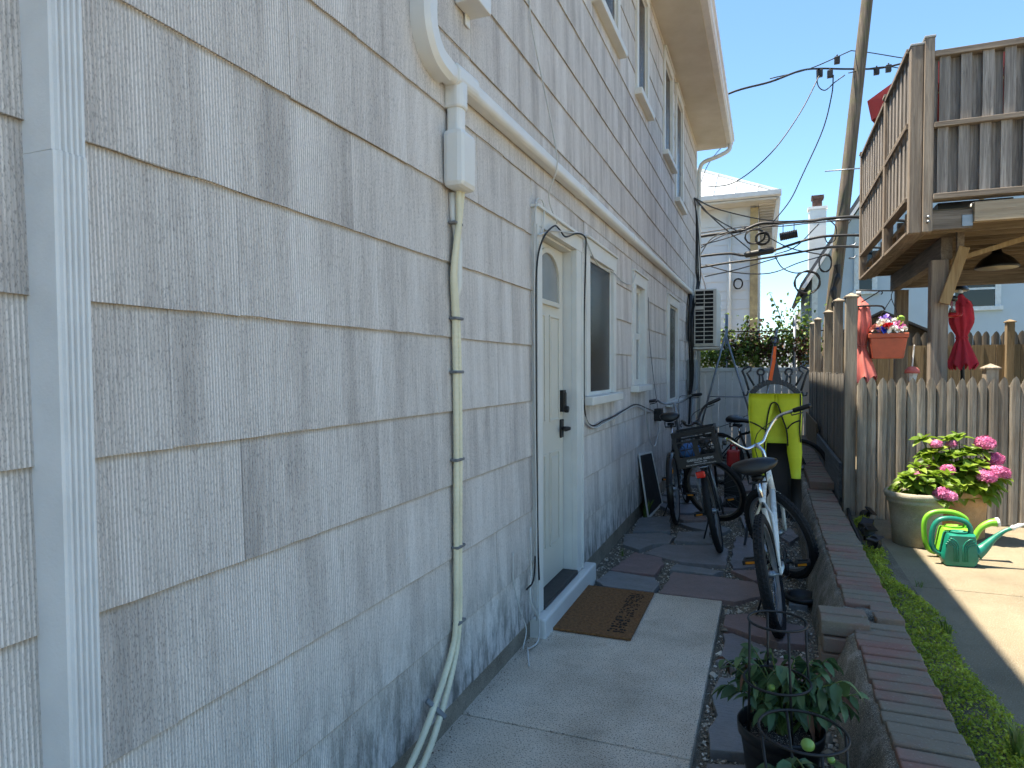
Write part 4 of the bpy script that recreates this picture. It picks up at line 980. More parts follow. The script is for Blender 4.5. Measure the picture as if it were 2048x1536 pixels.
def cloth(outline_l, outline_r, thick, y0, n=12):
    """padded cloth hanging between two edge lines given as (x,z) from top to bottom"""
    b = MB(); m = len(outline_l)
    for side in (-1, 1):
        for j in range(m):
            for i in range(n+1):
                t = i/n; x = outline_l[j][0]*(1-t)+outline_r[j][0]*t; z = outline_l[j][1]*(1-t)+outline_r[j][1]*t
                bul = thick*max(0.0, math.sin(math.pi*t))**.5 + .011*noise.noise(Vector((x*13, side*3, z*5)))
                b.v.append((x, y0+side*bul, z))
    K = (n+1)*m
    for s in (0, 1):
        for j in range(m-1):
            for i in range(n):
                a = s*K+j*(n+1)+i; f = (a, a+1, a+n+2, a+n+1); b.f.append(f if s else f[::-1])
    for j in range(m-1):
        for i in (0, n):
            a = j*(n+1)+i; q = (a, a+n+1, K+a+n+1, K+a); b.f.append(q if i == 0 else q[::-1])
    for j in (0, m-1):
        for i in range(n):
            a = j*(n+1)+i; q = (a, a+1, K+a+1, K+a); b.f.append(q[::-1] if j == 0 else q)
    return b
fy = hy-.045
cloth([(1.063,1.262),(1.058,1.22),(1.06,1.05),(1.075,.93),(1.085,.8),(1.10,.68),(1.12,.60)], [(1.262,1.262),(1.262,1.20),(1.225,1.05),(1.20,.93),(1.195,.8),(1.19,.68),(1.195,.60)], .02, fy).build('leg', M['neoprene'], ws, smooth=True)
cloth([(1.262,1.262),(1.262,1.20),(1.30,1.05),(1.345,.93),(1.35,.8),(1.37,.68),(1.385,.585)], [(1.455,1.266),(1.458,1.22),(1.458,1.05),(1.452,.93),(1.462,.8),(1.455,.68),(1.452,.585)], .02, fy).build('leg', M['neoprene'], ws, smooth=True)
cloth([(1.058,1.262),(1.052,1.1),(1.08,.92),(1.10,.86)], [(1.455,1.262),(1.455,1.1),(1.43,.92),(1.42,.86)], .022, hy+.04).build('back_layer', M['neoprene'], ws, smooth=True)
cloth([(1.10,.865),(1.10,.7),(1.12,.45),(1.13,.25)], [(1.40,.865),(1.41,.7),(1.40,.45),(1.38,.25)], .025, hy+.045).build('black_body', M['neoprene_black'], ws, smooth=True)
cloth([(1.382,.59),(1.38,.42),(1.375,.25)], [(1.456,.59),(1.46,.42),(1.455,.25)], .03, fy).build('black_cuff', M['neoprene_black'], ws, smooth=True)
cloth([(1.118,.605),(1.12,.5),(1.13,.35)], [(1.197,.605),(1.2,.5),(1.2,.35)], .03, fy).build('black_cuff', M['neoprene_black'], ws, smooth=True)
def seam(pts): MB().tube([(x, fy-.0235-.011*noise.noise(Vector((x*13, -3, z*5)))*1.0, z) for x, z in [(p.x, p.y) for p in smooth_path([(a, b, 0) for a, b in pts], 5)]], .0058, 5).build('seam', M['neoprene_black'], ws, smooth=True)
seam([(1.19,.62),(1.182,.8),(1.19,.95),(1.205,1.08),(1.225,1.17),(1.252,1.195),(1.28,1.17),(1.31,1.08),(1.345,.97),(1.355,.85)])
seam([(1.443,1.262),(1.444,1.1),(1.44,.98),(1.448,.88)]); seam([(1.068,1.035),(1.12,1.015),(1.185,.975)]); seam([(1.35,.985),(1.39,1.03),(1.445,1.055)])
# ================================================================ POTS, PLANTS, CANS
def leaf_mesh(name, mat_, L=1.0, W=.55, fold=.16, droop=.25, teeth=0):
    b = MB(); st = [(0,.02),(.15,.55),(.35,.95),(.55,1.0),(.75,.72),(.9,.36),(1.0,.0)]
    for i, (t, w) in enumerate(st):
        zc = -droop*t*t; ww = W*.5*w*(1-(.16 if teeth and i % 2 else 0))
        b.v += [(t*L, -ww, zc+fold*ww), (t*L, 0, zc-.02), (t*L, ww, zc+fold*ww)]
    for i in range(len(st)-1):
        a = i*3; b.f += [(a, a+3, a+4, a+1), (a+1, a+4, a+5, a+2)]
    return b.mesh(name, mat_, True)
HL = [leaf_mesh('leaf', M['hydrangea_leaf'], 1, w, .35, d) for w, d in ((.62,.15),(.7,.35),(.58,.5))]
TL = [leaf_mesh('leaf', M['tomato_leaf'], 1, w, .3, d, 1) for w, d in ((.55,.3),(.62,.55),(.5,.8))]
TLd = [leaf_mesh('leaf', M['dry_leaf'], 1, .35, .6, 1.2, 1)]
def floret_head(r, mat_, seed, squash=.8, n=120):
    random.seed(seed); b = MB()
    for i in range(n):
        ph = math.acos(1-1.75*(i+.5)/n); th = i*2.39996; d = Vector((math.sin(ph)*math.cos(th), math.sin(ph)*math.sin(th), math.cos(ph)*squash)); rr = r*random.uniform(.86,1.08)
        q = d.to_track_quat('Z', 'Y').to_matrix().to_4x4(); s = r*.27
        Mx = T(d*rr) @ q @ rot(random.uniform(-25,25), random.uniform(-25,25), random.uniform(0,90))
        b.add([(0,0,-.1*s),(s*.9,-.45*s,.15*s),(s*1.1,.0,.1*s),(s*.9,.45*s,.15*s),(.45*s,s*.9,.15*s),(0,1.1*s,.1*s),(-.45*s,s*.9,.15*s),(-s*.9,.45*s,.15*s),(-1.1*s,0,.1*s),(-s*.9,-.45*s,.15*s),(-.45*s,-s*.9,.15*s),(0,-1.1*s,.1*s),(.45*s,-s*.9,.15*s)],
              [(0,1,2,3),(0,4,5,6),(0,7,8,9),(0,10,11,12)], Mx)
    b.sph((0,0,0), r*.8, 8, 6, (1,1,squash)); return b.mesh('flower_head', mat_, False)
FH = [floret_head(.055, M['flower_pink'], s) for s in (1, 2)]
def hydrangea(name, label, base, tips, flowers, leaf_len, seed, filler=8):
    random.seed(seed); base = Vector(base)
    t = thing(name, base, label, 'plant'); stems = MB()
    def branch(tip, r0=.006):
        tip = Vector(tip); st = base+Vector((random.uniform(-.05,.05), random.uniform(-.05,.05), 0)); mid = (st*.45+tip*.55); mid.z = st.z+(tip.z-st.z)*.45
        path = smooth_path([st, mid, tip], 5); stems.tube(path, [r0*(1-.5*i/len(path)) for i in range(len(path))], 5); return path
    def whorl(p, d, n, s, elev):
        q = Vector(d).normalized(); a0 = random.uniform(0, 360)
        for k in range(n):
            Mx = T(p) @ q.to_track_quat('Z', 'Y').to_matrix().to_4x4() @ rot(0, 0, a0+k*(360/n)+random.uniform(-18,18)) @ rot(0, -(elev+random.uniform(-14,14)), 0) @ rot(random.uniform(-20,20)) @ Matrix.Scale(s*random.uniform(.75,1.1), 4)
            inst(random.choice(HL), 'leaf', t, Mx)
    for tip in tips:
        path = branch(tip); d = (path[-1]-path[-3]).normalized()+Vector((0,0,.8))
        whorl(path[-1], d, 5, leaf_len*.6, 45); whorl(path[-1]-Vector((0,0,.012)), d, 5, leaf_len*.9, 20); whorl(path[-3]-Vector((0,0,.01)), d, 4, leaf_len, 6)
        if random.random() < .7: whorl(path[-6], d, 3, leaf_len*1.05, -8)
    for (fx, fy_, fz_, fs) in flowers:
        path = branch((fx, fy_, fz_-.03)); d = Vector((0,-.15,1)); whorl(path[-2], d, 4, leaf_len*.9, 2)
        inst(random.choice(FH), 'flower_head', t, T(fx, fy_, fz_) @ rot(random.uniform(-10,25), random.uniform(-20,20), random.uniform(0,360)) @ Matrix.Diagonal((fs*1.15, fs, fs*.95, 1)))
    for _ in range(filler):
        a = random.uniform(0, 6.28); rr = random.uniform(.05,.15); whorl(base+Vector((rr*math.cos(a), rr*math.sin(a), random.uniform(.04,.16))), (math.cos(a), math.sin(a), 1), 3, leaf_len, 0)
    stems.build('stem', M['weed'], t, smooth=True); return t
def pot(name, label, x, y, z, H, r0, r1, mat_, rim=.05, ribs=True):
    t = thing(name, (x, y, z), label, 'pot')
    MB().lathe([(r0*.9,0),(r0,.008),(r0+(r1-.03-r0)*.55,H*.5),(r0+(r1-.03-r0)*.56,H*.507),(r0+(r1-.03-r0)*.55,H*.514),(r1-.03,H-rim-.035),(r1-.018,H-rim-.03),(r1-.018,H-rim-.012),(r1-.024,H-rim-.006),(r1-.006,H-rim+.004),(r1,H-rim*.5),(r1-.004,H-.008),(r1-.014,H),(r1-.03,H-.004),(r1-.036,H-.02),(r1-.045,H-.08),(r1-.07,H-.12)], 40, T(x,y,z)).build('body', mat_, t, smooth=True)
    MB().lathe([(r1-.05,0),(r1-.06,.012),(.05,.02),(.01,.022)], 24, T(x,y,z+H-.075), wob=.01).build('soil', M['potting_soil'], t, smooth=True); return t
pot('plant_pot', 'wide grey stone coloured plant pot with pink hydrangea', 2.20, 5.43, .2, .385, .145, .205, M['pot_grey'])
pot('plant_pot', 'tan terracotta plant pot against the picket fence', 2.575, 5.80, .2, .36, .135, .178, M['pot_tan'])
gx = lambda u: 2.06+(u-1793)*.00306
gz = lambda v: .228+(1085-v)*.00355
hydrangea('hydrangea', 'lower pink hydrangea growing in the grey pot', (2.20,5.43,.50),
  [(gx(u), 5.40+dy, gz(v)) for u, v, dy in ((1808,955,-.05),(1822,948,-.1),(1840,935,0),(1852,962,-.1),(1872,950,-.02),(1898,948,0),(1890,970,-.08),(1800,985,.02),(1862,930,.08),(1912,968,.05))],
  [(gx(1880), 5.28, gz(982), .95), (gx(1893), 5.26, gz(985), .8), (gx(1834), 5.36, gz(950), .6), (gx(1857), 5.5, gz(935), .6)], .098, 4, 7)
tx = lambda u: 2.444+(u-1900)*.00310
tz = lambda v: .555+(985-v)*.0037
hydrangea('hydrangea', 'tall pink hydrangea growing in the tan pot by the fence', (2.575,5.80,.50),
  [(tx(u), 5.75+dy, tz(v)) for u, v, dy in ((1852,885,.02),(1876,908,-.05),(1905,885,.02),(1930,880,.05),(1922,912,-.08),(1950,905,-.02),(1968,905,.03),(1935,935,-.15),(1912,935,-.1),(1960,930,-.08),(1955,962,-.14),(1985,965,-.05),(2002,975,.0),(1925,968,-.16),(1893,925,0),(1975,985,-.1),(1860,915,.0))],
  [(tx(1978), 5.72, tz(888), 1.0), (tx(1998), 5.74, tz(920), .95), (tx(1970), 5.58, tz(950), 1.0), (tx(1993), 5.6, tz(940), .95), (tx(2010), 5.66, tz(944), .8), (tx(1896), 5.6, tz(940), .8), (tx(1877), 5.7, tz(893), .65), (tx(1912), 5.75, tz(894), .6)], .115, 8, 10)
# watering cans
def watering_can(label, x, y, mat_, sc_=1.0, rz=0, lime=False):
    t = thing('watering_can', (x, y, .2), label, 'watering can', None, rz, False)
    prof = [(-.088,.012),(-.075,.0),(.075,.0),(.092,.016),(.105,.05),(.10,.085),(.088,.19),(.083,.208),(-.07,.208),(-.078,.19),(-.098,.075),(-.10,.05)]
    b = MB(); secs = [(-.055,.90),(-.045,.97),(-.02,1.0),(.02,1.0),(.045,.97),(.055,.90)]
    for yy, s in secs: b.v += [(px_*s, yy*sc_, .1+(pz_-.1)*s) for px_, pz_ in prof]
    n = len(prof)
    for i in range(len(secs)-1):
        for k in range(n): a = i*n+k; c = i*n+(k+1) % n; b.f.append((a, c, c+n, a+n))
    b.f += [tuple(range(n))[::-1], tuple(range((len(secs)-1)*n, len(secs)*n))]
    o = sub(t, 'body', b, mat_, True); o.data.set_sharp_from_angle(angle=R(50)); 
    if not lime:
        for s in (-1, 1):
            for k in range(4):
                r = .02+.012*k; xx = .012+.009*k
                pth = [(s*xx,-.0548,.035),(s*xx,-.0548,.12)]+[(s*(xx+(.052-.0*k)*math.sin(R(a))), -.0545, .12+(.028+.011*k)*math.sin(R(a))) if False else (s*(xx+.05*(1-math.cos(R(a)))), -.0545, .12+(.025+.012*(3-k))*math.sin(R(a))) for a in (20,45,70,90)]
                sub(o, 'ridge', MB().tube(pth, .0042, 5), mat_, True)
    if lime: hp = [(.06,.19),(.075,.26),(.0,.305),(-.11,.30),(-.165,.245),(-.165,.12),(-.14,.05),(-.10,.03)]
    else: hp = [(.07,.20),(.062,.25),(.03,.285),(-.04,.298),(-.105,.285),(-.14,.235),(-.15,.15),(-.135,.09),(-.095,.062)]
    sub(t, 'handle', MB().tube(smooth_path([(a, 0, c) for a, c in hp], 5), .0155, 10), mat_, True)
    if lime: spn = [(.09,.06),(.115,.13),(.15,.205),(.20,.245),(.245,.255)]; rad = [.026,.019,.018,.022,.028]
    else: spn = [(.095,.085),(.135,.115),(.19,.18),(.25,.235),(.29,.255)]; rad = [.05,.034,.019,.0125,.0115]
    path = smooth_path([(a, 0, c) for a, c in spn], 6); rr = []
    for i in range(len(path)): q = i/(len(path)-1)*(len(rad)-1); k = min(int(q), len(rad)-2); rr.append(rad[k]+(rad[k+1]-rad[k])*(q-k))
    sub(t, 'spout', MB().tube(path, rr, 12), mat_, True)
    if lime: sub(t, 'rose', MB().tube([(.24,0,.254),(.256,0,.257)], [.031,.031], 14), 'nozzle', True)
    else: sub(t, 'nozzle', MB().tube([(.285,0,.252),(.30,0,.262),(.305,0,.264),(.33,0,.276),(.336,0,.278),(.375,0,.292)], [.014,.017,.012,.015,.009,.006], 10), 'nozzle', True)
    sub(t, 'filler_lip', MB().lathe([(.045,0),(.05,.012),(.042,.014),(.036,.004)], 16, T(.0,0,.206) @ Matrix.Diagonal((1.1,.75,1,1))), mat_, True)
    return t
watering_can('dark green watering can with ribbed pattern and pale nozzle on the patio', 2.345, 4.93, 'can_green', rz=R(4))
watering_can('lime green watering can behind the dark green one', 2.355, 5.10, 'can_lime', rz=R(3), lime=True)
# garden spotlights beside the wall
for i, (x, y, a, w) in enumerate(((1.905,5.0,-48,'nearest'),(1.87,5.38,25,'second nearest'),(1.90,5.6,-15,'third nearest'),(1.925,6.05,50,'farthest'))):
    t = thing('garden_spotlight', (x, y, .2), w+' of the black garden spotlights between brick wall and patio', 'spotlight', 'black garden spotlights', R(a), False)
    sub(t, 'stake', MB().tube([(0,0,-.02),(0,0,.07)], .008, 6), 'black_plastic', True)
    sub(t, 'lamp_head', MB().lathe([(.022,0),(.035,.01),(.042,.05),(.045,.055),(.04,.056),(.03,.04)], 14, T(0,0,.075) @ rot(70+i*12)), 'black_plastic', True)
    sub(t, 'hood', MB().box(-.04,.04,-.035,.05,.118,.128).box(-.006,.006,-.006,.006,.06,.12), 'black_plastic', bevel=.004, mx=rot(18+6*i, 5*i))
tag(MB().tube(smooth_path([(1.83,6.9,.32),(1.825,6.5,.30),(1.85,6.25,.26),(1.835,5.9,.24),(1.83,5.4,.235),(1.825,5.1,.23)], 5), .014, 7).build('black_pipe', M['cable'], smooth=True), 'black irrigation pipe lying behind the brick wall', 'pipe')
# tomato pots
def tomato_pot(cage_lab, label, x, y, z0, rim_z, r, plant_label, leaves, cage_z, cage_r, cage_c, toms, seed, legs=4, ring2=None):
    t = thing('nursery_pot', (x, y, z0), label, 'pot')
    MB().lathe([(r*.72,0),(r*.74,.01),(r*.95,rim_z-z0-.05),(r*.96,rim_z-z0-.045),(r*1.03,rim_z-z0-.04),(r*1.05,rim_z-z0-.006),(r*1.02,rim_z-z0),(r*.99,rim_z-z0-.006),(r*.95,rim_z-z0-.06),(r*.9,rim_z-z0-.1)], 36, T(x,y,z0)).build('body', M['black_plastic'], t, smooth=True)
    MB().lathe([(r*.95,0),(r*.6,.012),(.01,.016)], 24, T(x,y,rim_z-.05), wob=.02).build('soil', M['potting_soil'], t, smooth=True)
    random.seed(seed); pl = MB()
    for _ in range(110):
        a = random.uniform(0,6.28); q = r*.85*random.random()**.5; pl.add(octa, of, T(x+q*math.cos(a), y+q*math.sin(a), rim_z-.034-.012*(q/r)) @ Matrix.Scale(random.uniform(.0018,.0035), 4))
    stuff(pl.build('perlite', M['fl_white'], t))
    c = thing('tomato_cage', (x, y, z0), cage_lab, 'plant cage')
    cx_, cy_ = cage_c
    def ring(zz, rr): return MB().tube([(cx_+rr*math.cos(R(a)), cy_+rr*math.sin(R(a)), zz) for a in range(0,360,12)], .0042, 6, closed=True)
    ring(cage_z, cage_r).build('ring', M['cable'], c, smooth=True)
    if ring2: ring(*ring2).build('ring', M['cable'], c, smooth=True)
    for k in range(legs):
        a = R(20+k*360/legs); MB().tube([(cx_+cage_r*math.cos(a), cy_+cage_r*math.sin(a), cage_z), (x+r*.8*math.cos(a), y+r*.8*math.sin(a), rim_z-.08)], .0042, 6).build('leg', M['cable'], c, smooth=True)
    p = thing('tomato_plant', (x, y, rim_z-.05), plant_label, 'plant'); stems = MB()
    for (lx, ly, lz, n, s) in leaves:
        base = Vector((x+random.uniform(-.02,.02), y+random.uniform(-.02,.02), rim_z-.05)); tip = Vector((lx, ly, lz)); mid = base.lerp(tip, .5)+Vector((0,0,.05))
        path = smooth_path([base, mid, tip], 6); stems.tube(path, [.0045-.003*i/len(path) for i in range(len(path))], 5)
        out = (tip-base); out.z = 0; ang = math.degrees(math.atan2(out.y, out.x))
        for k in range(n):
            q = path[-1-int(k*.8)] if k else path[-1]; sd3 = (k % 2)*2-1
            me = random.choice(TLd if random.random() < .06 else TL)
            inst(me, 'leaf', p, T(q) @ rot(0, 0, ang+(sd3*random.uniform(35,85) if k else 0)+random.uniform(-25,25)) @ rot(random.uniform(-30,30), random.uniform(-15,40), 0) @ Matrix.Scale(s*random.uniform(.75,1.15), 4))
    stems.build('stem', M['weed'], p, smooth=True)
    for (a, b_, c_, rr) in toms: MB().sph((a,b_,c_), rr, 14, 10, (1,1,.92)).build('tomato', M['tomato'], p, smooth=True)
random.seed(77)
lv = []
for i in range(48):
    a = i*2.4; q = .06+.15*((i*7) % 11)/11; lv.append((1.275+q*1.1*math.cos(a), 2.44+q*.55*math.sin(a), .30+.19*((i*5) % 7)/7+ .03*math.sin(a*3), 8, random.uniform(.048,.074)))
tomato_pot('tall black wire plant cage around the bushy tomato plant', 'black nursery pot with the bushy tomato plant beside the brick wall', 1.25, 2.40, -.03, .25, .135, 'bushy dark green tomato plant inside the tall wire cage', lv, .62, .092, (1.237,2.345), [(1.22,2.33,.40,.012)], 1, 4, (.42, .105))
lv2 = [(1.33+.13*math.cos(i*1.9), 2.02+.06*math.sin(i*1.9)-.01*i, .30+.02*(i % 4), 5, .06) for i in range(12)]
lv2 += [(1.42+.05*math.cos(i*2.1), 1.97+.05*math.sin(i*2.1), .30+.015*(i % 4), 7, .055) for i in range(9)]
tomato_pot('wide black wire plant cage nearest the camera by the brick wall', 'black nursery pot with green tomatoes in the near corner by the wall', 1.33, 1.93, -.03, .25, .13, 'near tomato plant with unripe green tomatoes inside the wide wire ring', lv2, .445, .117, (1.30,1.985), [(1.315,2.03,.385,.019),(1.33,1.955,.34,.016),(1.30,1.92,.31,.017),(1.375,2.02,.36,.011)], 2, 4)
# ================================================================ RAISED DECK
random.seed(41)
dk = thing('raised_deck', (4, 8, .2), 'raised weathered timber deck on posts with board railings', 'deck')
DX1 = 6.2
for x0, x1, y0, zt in ((2.305,2.398,6.46,4.155), (2.402,2.475,6.44,4.195)):
    p = MB().box(x0, x1, y0, y0+.09, 2.60, zt).build('corner_post', M['deck_post'], dk, bevel=.005)
    MB().box(x0-.006, x1+.006, y0-.006, y0+.096, zt+.001, zt+.02).build('post_cap', M['grey_box'], p, bevel=.004)
def boards(me, name, n, f):
    for i in range(n): inst(me, name, dk, f(i))
up = MB().box(-.038,.038,-.01,.01,0,.545).mesh('railing_board', M['deck_wood']); lo = MB().box(-.038,.038,-.01,.01,0,.575).mesh('railing_board', M['deck_wood'])
upb = MB().box(-.048,.048,-.01,.01,0,.55).mesh('railing_board', M['deck_wood']); lob = MB().box(-.048,.048,-.01,.01,0,.575).mesh('railing_board', M['deck_wood'])
for i in range(24):
    x = 2.555+i*.1485; j = lambda: random.uniform(-.004,.004)
    if x > DX1: break
    inst(up, 'railing_board', dk, T(x+j(), 6.475, 3.495) @ rot(0, random.uniform(-.5,.5))); inst(upb, 'railing_board', dk, T(x+.075+j(), 6.535, 3.49) @ rot(0, random.uniform(-.5,.5)))
    inst(lo, 'railing_board', dk, T(x-.012+j(), 6.475, 2.905)); inst(lob, 'railing_board', dk, T(x+.063+j(), 6.535, 2.90))
for z0, z1, y0, y1 in ((4.035,4.085,6.44,6.56), (3.455,3.497,6.43,6.50), (2.86,2.908,6.42,6.56)):
    MB().box(2.476, DX1, y0, y1, z0, z1).build('railing_rail', M['beam_x'], dk, bevel=.004)
MB().box(2.476,2.51,6.50,6.53,2.91,4.03).build('railing_batten', M['deck_wood'], dk)
sb = MB().box(-.01,.01,-.043,.043,0,1.235).mesh('railing_board', M['deck_wood'])
for i in range(33):
    y = 6.60+i*.0915
    inst(sb, 'railing_board', dk, T(2.322+(.022 if i % 2 else 0), y, 2.92+random.uniform(-.006,.006)))
for y in (7.72, 9.58):
    p = MB().box(2.29, 2.38, y-.045, y+.045, 2.60, 4.20 if y < 9 else 4.19).build('railing_post', M['deck_post'], dk, bevel=.005)
    MB().box(2.28,2.39,y-.055,y+.055,p.dimensions.z+2.601,p.dimensions.z+2.625).build('post_cap', M['deck_post'], p)
for y0, y1 in ((6.555,7.67), (7.77,9.53)):
    MB().box(2.285,2.36,y0,y1,4.14,4.18).build('railing_rail', M['beam_y'], dk, bevel=.004)
    MB().box(2.288,2.311,y0,y1,3.50,3.55).build('railing_rail', M['beam_y'], dk, bevel=.004)
    MB().box(2.285,2.36,y0,y1,2.88,2.918).build('railing_rail', M['beam_y'], dk, bevel=.004)
for y in (6.95, 7.35, 8.35, 8.95): MB().box(2.36,2.43,y-.02,y+.02,2.60,2.86).build('spacer_block', M['deck_post'], dk, bevel=.003)
MB().box(2.435,2.475,6.545,9.6,2.625,2.765).build('rim_joist', M['beam_y'], dk, bevel=.003)
MB().box(2.30,2.43,6.56,9.55,2.605,2.63).build('ledger_strip', M['beam_y'], dk)
MB().box(2.476,2.765,6.47,6.51,2.615,2.768).build('rim_joist', M['beam_x'], dk, bevel=.003)
MB().box(2.766,DX1,6.43,6.51,2.655,2.815).build('rim_joist', M['new_wood_x'], dk, bevel=.004)
MB().box(2.69,2.764,6.462,6.469,2.63,2.72).build('joist_hanger', M['steel'], dk)
for i in range(12): y = 6.72+i*.255; MB().box(2.476,DX1,y-.02,y+.02,2.63,2.765).build('joist', M['joist'], dk)
fb = MB().box(0, DX1-2.36, -.066, .066, 0, .03).mesh('deck_board', M['joist'])
for i in range(23): inst(fb, 'deck_board', dk, T(2.36, 6.6+i*.1365, 2.7655))
MB().box(2.64,2.73,6.93,9.55,2.43,2.628).build('girder', M['beam_y'], dk, bevel=.004)
MB().box(2.745,2.80,6.85,6.91,2.47,2.70).build('end_block', M['beam_y'], dk, bevel=.004)
for x, y, z in ((2.635,6.985,2.43),(2.75,9.45,2.43),(5.6,6.95,2.63),(5.6,9.4,2.63)): MB().box(x-.068,x+.068,y-.068,y+.068,.2,z-.001).build('support_post', M['deck_post'], dk, bevel=.006)
MB().box(2.731,5.6,9.30,9.42,2.45,2.629).build('girder', M['beam_x'], dk, bevel=.004)
MB().bar((2.80,6.86,2.52),(2.655,6.86,2.03), .085, .04, (0,1,0)).build('brace', M['new_wood'], dk, bevel=.004)
MB().bar((2.73,7.02,2.42),(3.4,7.02,2.62), .04, .06, (0,1,0)).build('conduit', M['new_wood'], dk)
for y_, z_ in ((6.438,2.72),(6.438,2.68)): MB().tube([(2.44,6.44,z_),(2.44,6.415,z_)], .012, 8).build('bolt', M['steel'], dk, smooth=True)
cw = thing('grill_cart', (2.9, 6.8, 2.8), 'dark grill cart wheel showing under the deck railing', 'cart')
MB().tube([(2.80,6.66,2.825+.03*0),(2.83,6.66,2.825)], .035, 14).build('wheel', M['lamp_black'], cw, smooth=True)
MB().tube([(2.795,6.66,2.825),(2.799,6.66,2.825)], .024, 14).build('hub', M['nozzle'], cw, smooth=True)
MB().box(2.56,3.1,6.68,6.95,2.80,2.88).build('frame', M['lamp_black'], cw)
# pendant lamps under the deck
def pendant(x, y, label):
    t = thing('pendant_lamp', (x, y, 2.6), label, 'lamp', 'pendant lamps under the deck')
    MB().lathe([(.178,0),(.18,.012),(.165,.04),(.13,.085),(.08,.12),(.048,.14),(.04,.16),(.034,.22),(.03,.225)], 28, T(x,y,2.415)).build('shade', M['lamp_black'], t, smooth=True)
    MB().lathe([(.17,.0),(.15,.03),(.02,.06)], 28, T(x,y,2.411)).build('inner_reflector', M['lamp_inner'], t, smooth=True)
    MB().tube([(x,y,2.63),(x,y,2.7)], .012, 8).build('stem', M['lamp_black'], t, smooth=True)
pendant(3.24, 7.6, 'large black domed pendant lamp under the deck edge at right'); pendant(3.34, 9.7, 'farther black domed pendant lamp half behind the timber brace')
# open red parasol on the deck
pr_ = thing('deck_parasol', (3.42, 8.85, 2.8), 'open dark red parasol standing on the deck behind the railing', 'parasol')
cn = MB(); rim_ = [(3.42+1.15*math.cos(R(a)), 8.85+1.15*math.sin(R(a))) for a in range(0, 360, 45)]
cn.v = [(3.42,8.85,4.86)]+[(x,y,4.60) for x,y in rim_]+[(x+(3.42-x)*.04,y,4.37) for x,y in rim_]
cn.f = [(0,1+i,1+(i+1) % 8) for i in range(8)]+[(1+i,9+i,9+(i+1) % 8,1+(i+1) % 8) for i in range(8)]
o = cn.build('canopy', M['deep_red'], pr_); sm = o.modifiers.new('solid', 'SOLIDIFY'); sm.thickness = .006
MB().tube([(3.42,8.85,2.80),(3.42,8.85,4.86)], .025, 10).build('pole', M['tan_post'], pr_, smooth=True)
for i in range(8): MB().tube([(3.42,8.85,4.82),(rim_[i][0]*.98+.0684,rim_[i][1]*.98+.177,4.585)], .01, 6).build('rib', M['tan_post'], pr_, smooth=True)
# closed umbrellas
def closed_umbrella(label, x, y, ztop, zbot, zground, mat_, tilt=(0,0), waist=.42, r=.10, seed=1, cap=True, poler=.018):
    L = ztop-zbot; Mx = T(x, y, zbot) @ rot(tilt[0], tilt[1])
    t = thing('closed_umbrella', (x, y, zground), label, 'umbrella'); b = MB(); random.seed(seed); n = 48; prof_ = []
    for j in range(19):
        u = j/18; z = L*u*.90
        if u < waist: w = r*(1.0-.62*(u/waist)**1.3)
        elif u < waist+.06: w = r*.36
        else: w = r*(.36+.52*math.sin(min(1, (u-waist-.06)/.3)*math.pi/2)*(1-.55*((u-waist-.06)/(1-waist-.06))**2))
        for k in range(n):
            a = 2*math.pi*k/n; pl = 1+.26*math.cos(8*a+.7*math.sin(u*5+seed))*(.55+.45*abs(u-waist))+.06*noise.noise(Vector((a*2, u*6, seed)))
            b.v.append((w*pl*math.cos(a), w*pl*math.sin(a), z+(.035*math.cos(8*a) if j == 0 else 0)))
    for j in range(18):
        for k in range(n): a = j*n+k; c = j*n+(k+1) % n; b.f.append((a, c, c+n, a+n))
    b.f.append(tuple(18*n+k for k in range(n))); b.v = [tuple(Mx @ Vector(v)) for v in b.v]
    b.build('canopy', mat_, t, smooth=True)
    c = MB(); cs = [(.86, r*.78), (.90, r*.6), (.96, r*.3), (1.0, r*.16)]
    for u, w in cs:
        for k in range(n): a = 2*math.pi*k/n; pl = 1+.14*math.cos(8*a)*(1 if u < .95 else 0); c.v.append(tuple(Mx @ Vector((w*pl*math.cos(a), w*pl*math.sin(a), L*u-(.02*math.cos(8*a) if u < .88 else 0)))))
    for j in range(3):
        for k in range(n): a = j*n+k; q = j*n+(k+1) % n; c.f.append((a, q, q+n, a+n))
    c.f.append(tuple(3*n+k for k in range(n)))
    if cap: c.build('top_vent', mat_, t, smooth=True)
    MB().tube([Mx @ Vector((0,0,L+.02)), Mx @ Vector((0,0,.05)), Mx @ Vector((0,0,zground-zbot))], poler, 8).build('pole', M['lamp_black'], t, smooth=True)
    MB().sph(Mx @ Vector((0,0,L+.025)), .022, 10, 6).build('finial', M['nozzle'], t, smooth=True)
    MB().tube([Mx @ Vector((r*.42*math.cos(R(a)), r*.42*math.sin(R(a)), L*.9*(waist+.03))) for a in range(0,360,20)], .008, 6, closed=True).build('tie', mat_, t, smooth=True)
closed_umbrella('red patio umbrella tied closed beside the deck post', 2.94, 7.45, 2.16, 1.47, .2, M['red_cloth'], (0,-2), seed=3, r=.115)
closed_umbrella('faded salmon umbrella tied closed behind the tall fence post', 1.985, 6.55, 2.10, 1.36, .2, M['salmon_cloth'], (0,-3), seed=5, r=.10)
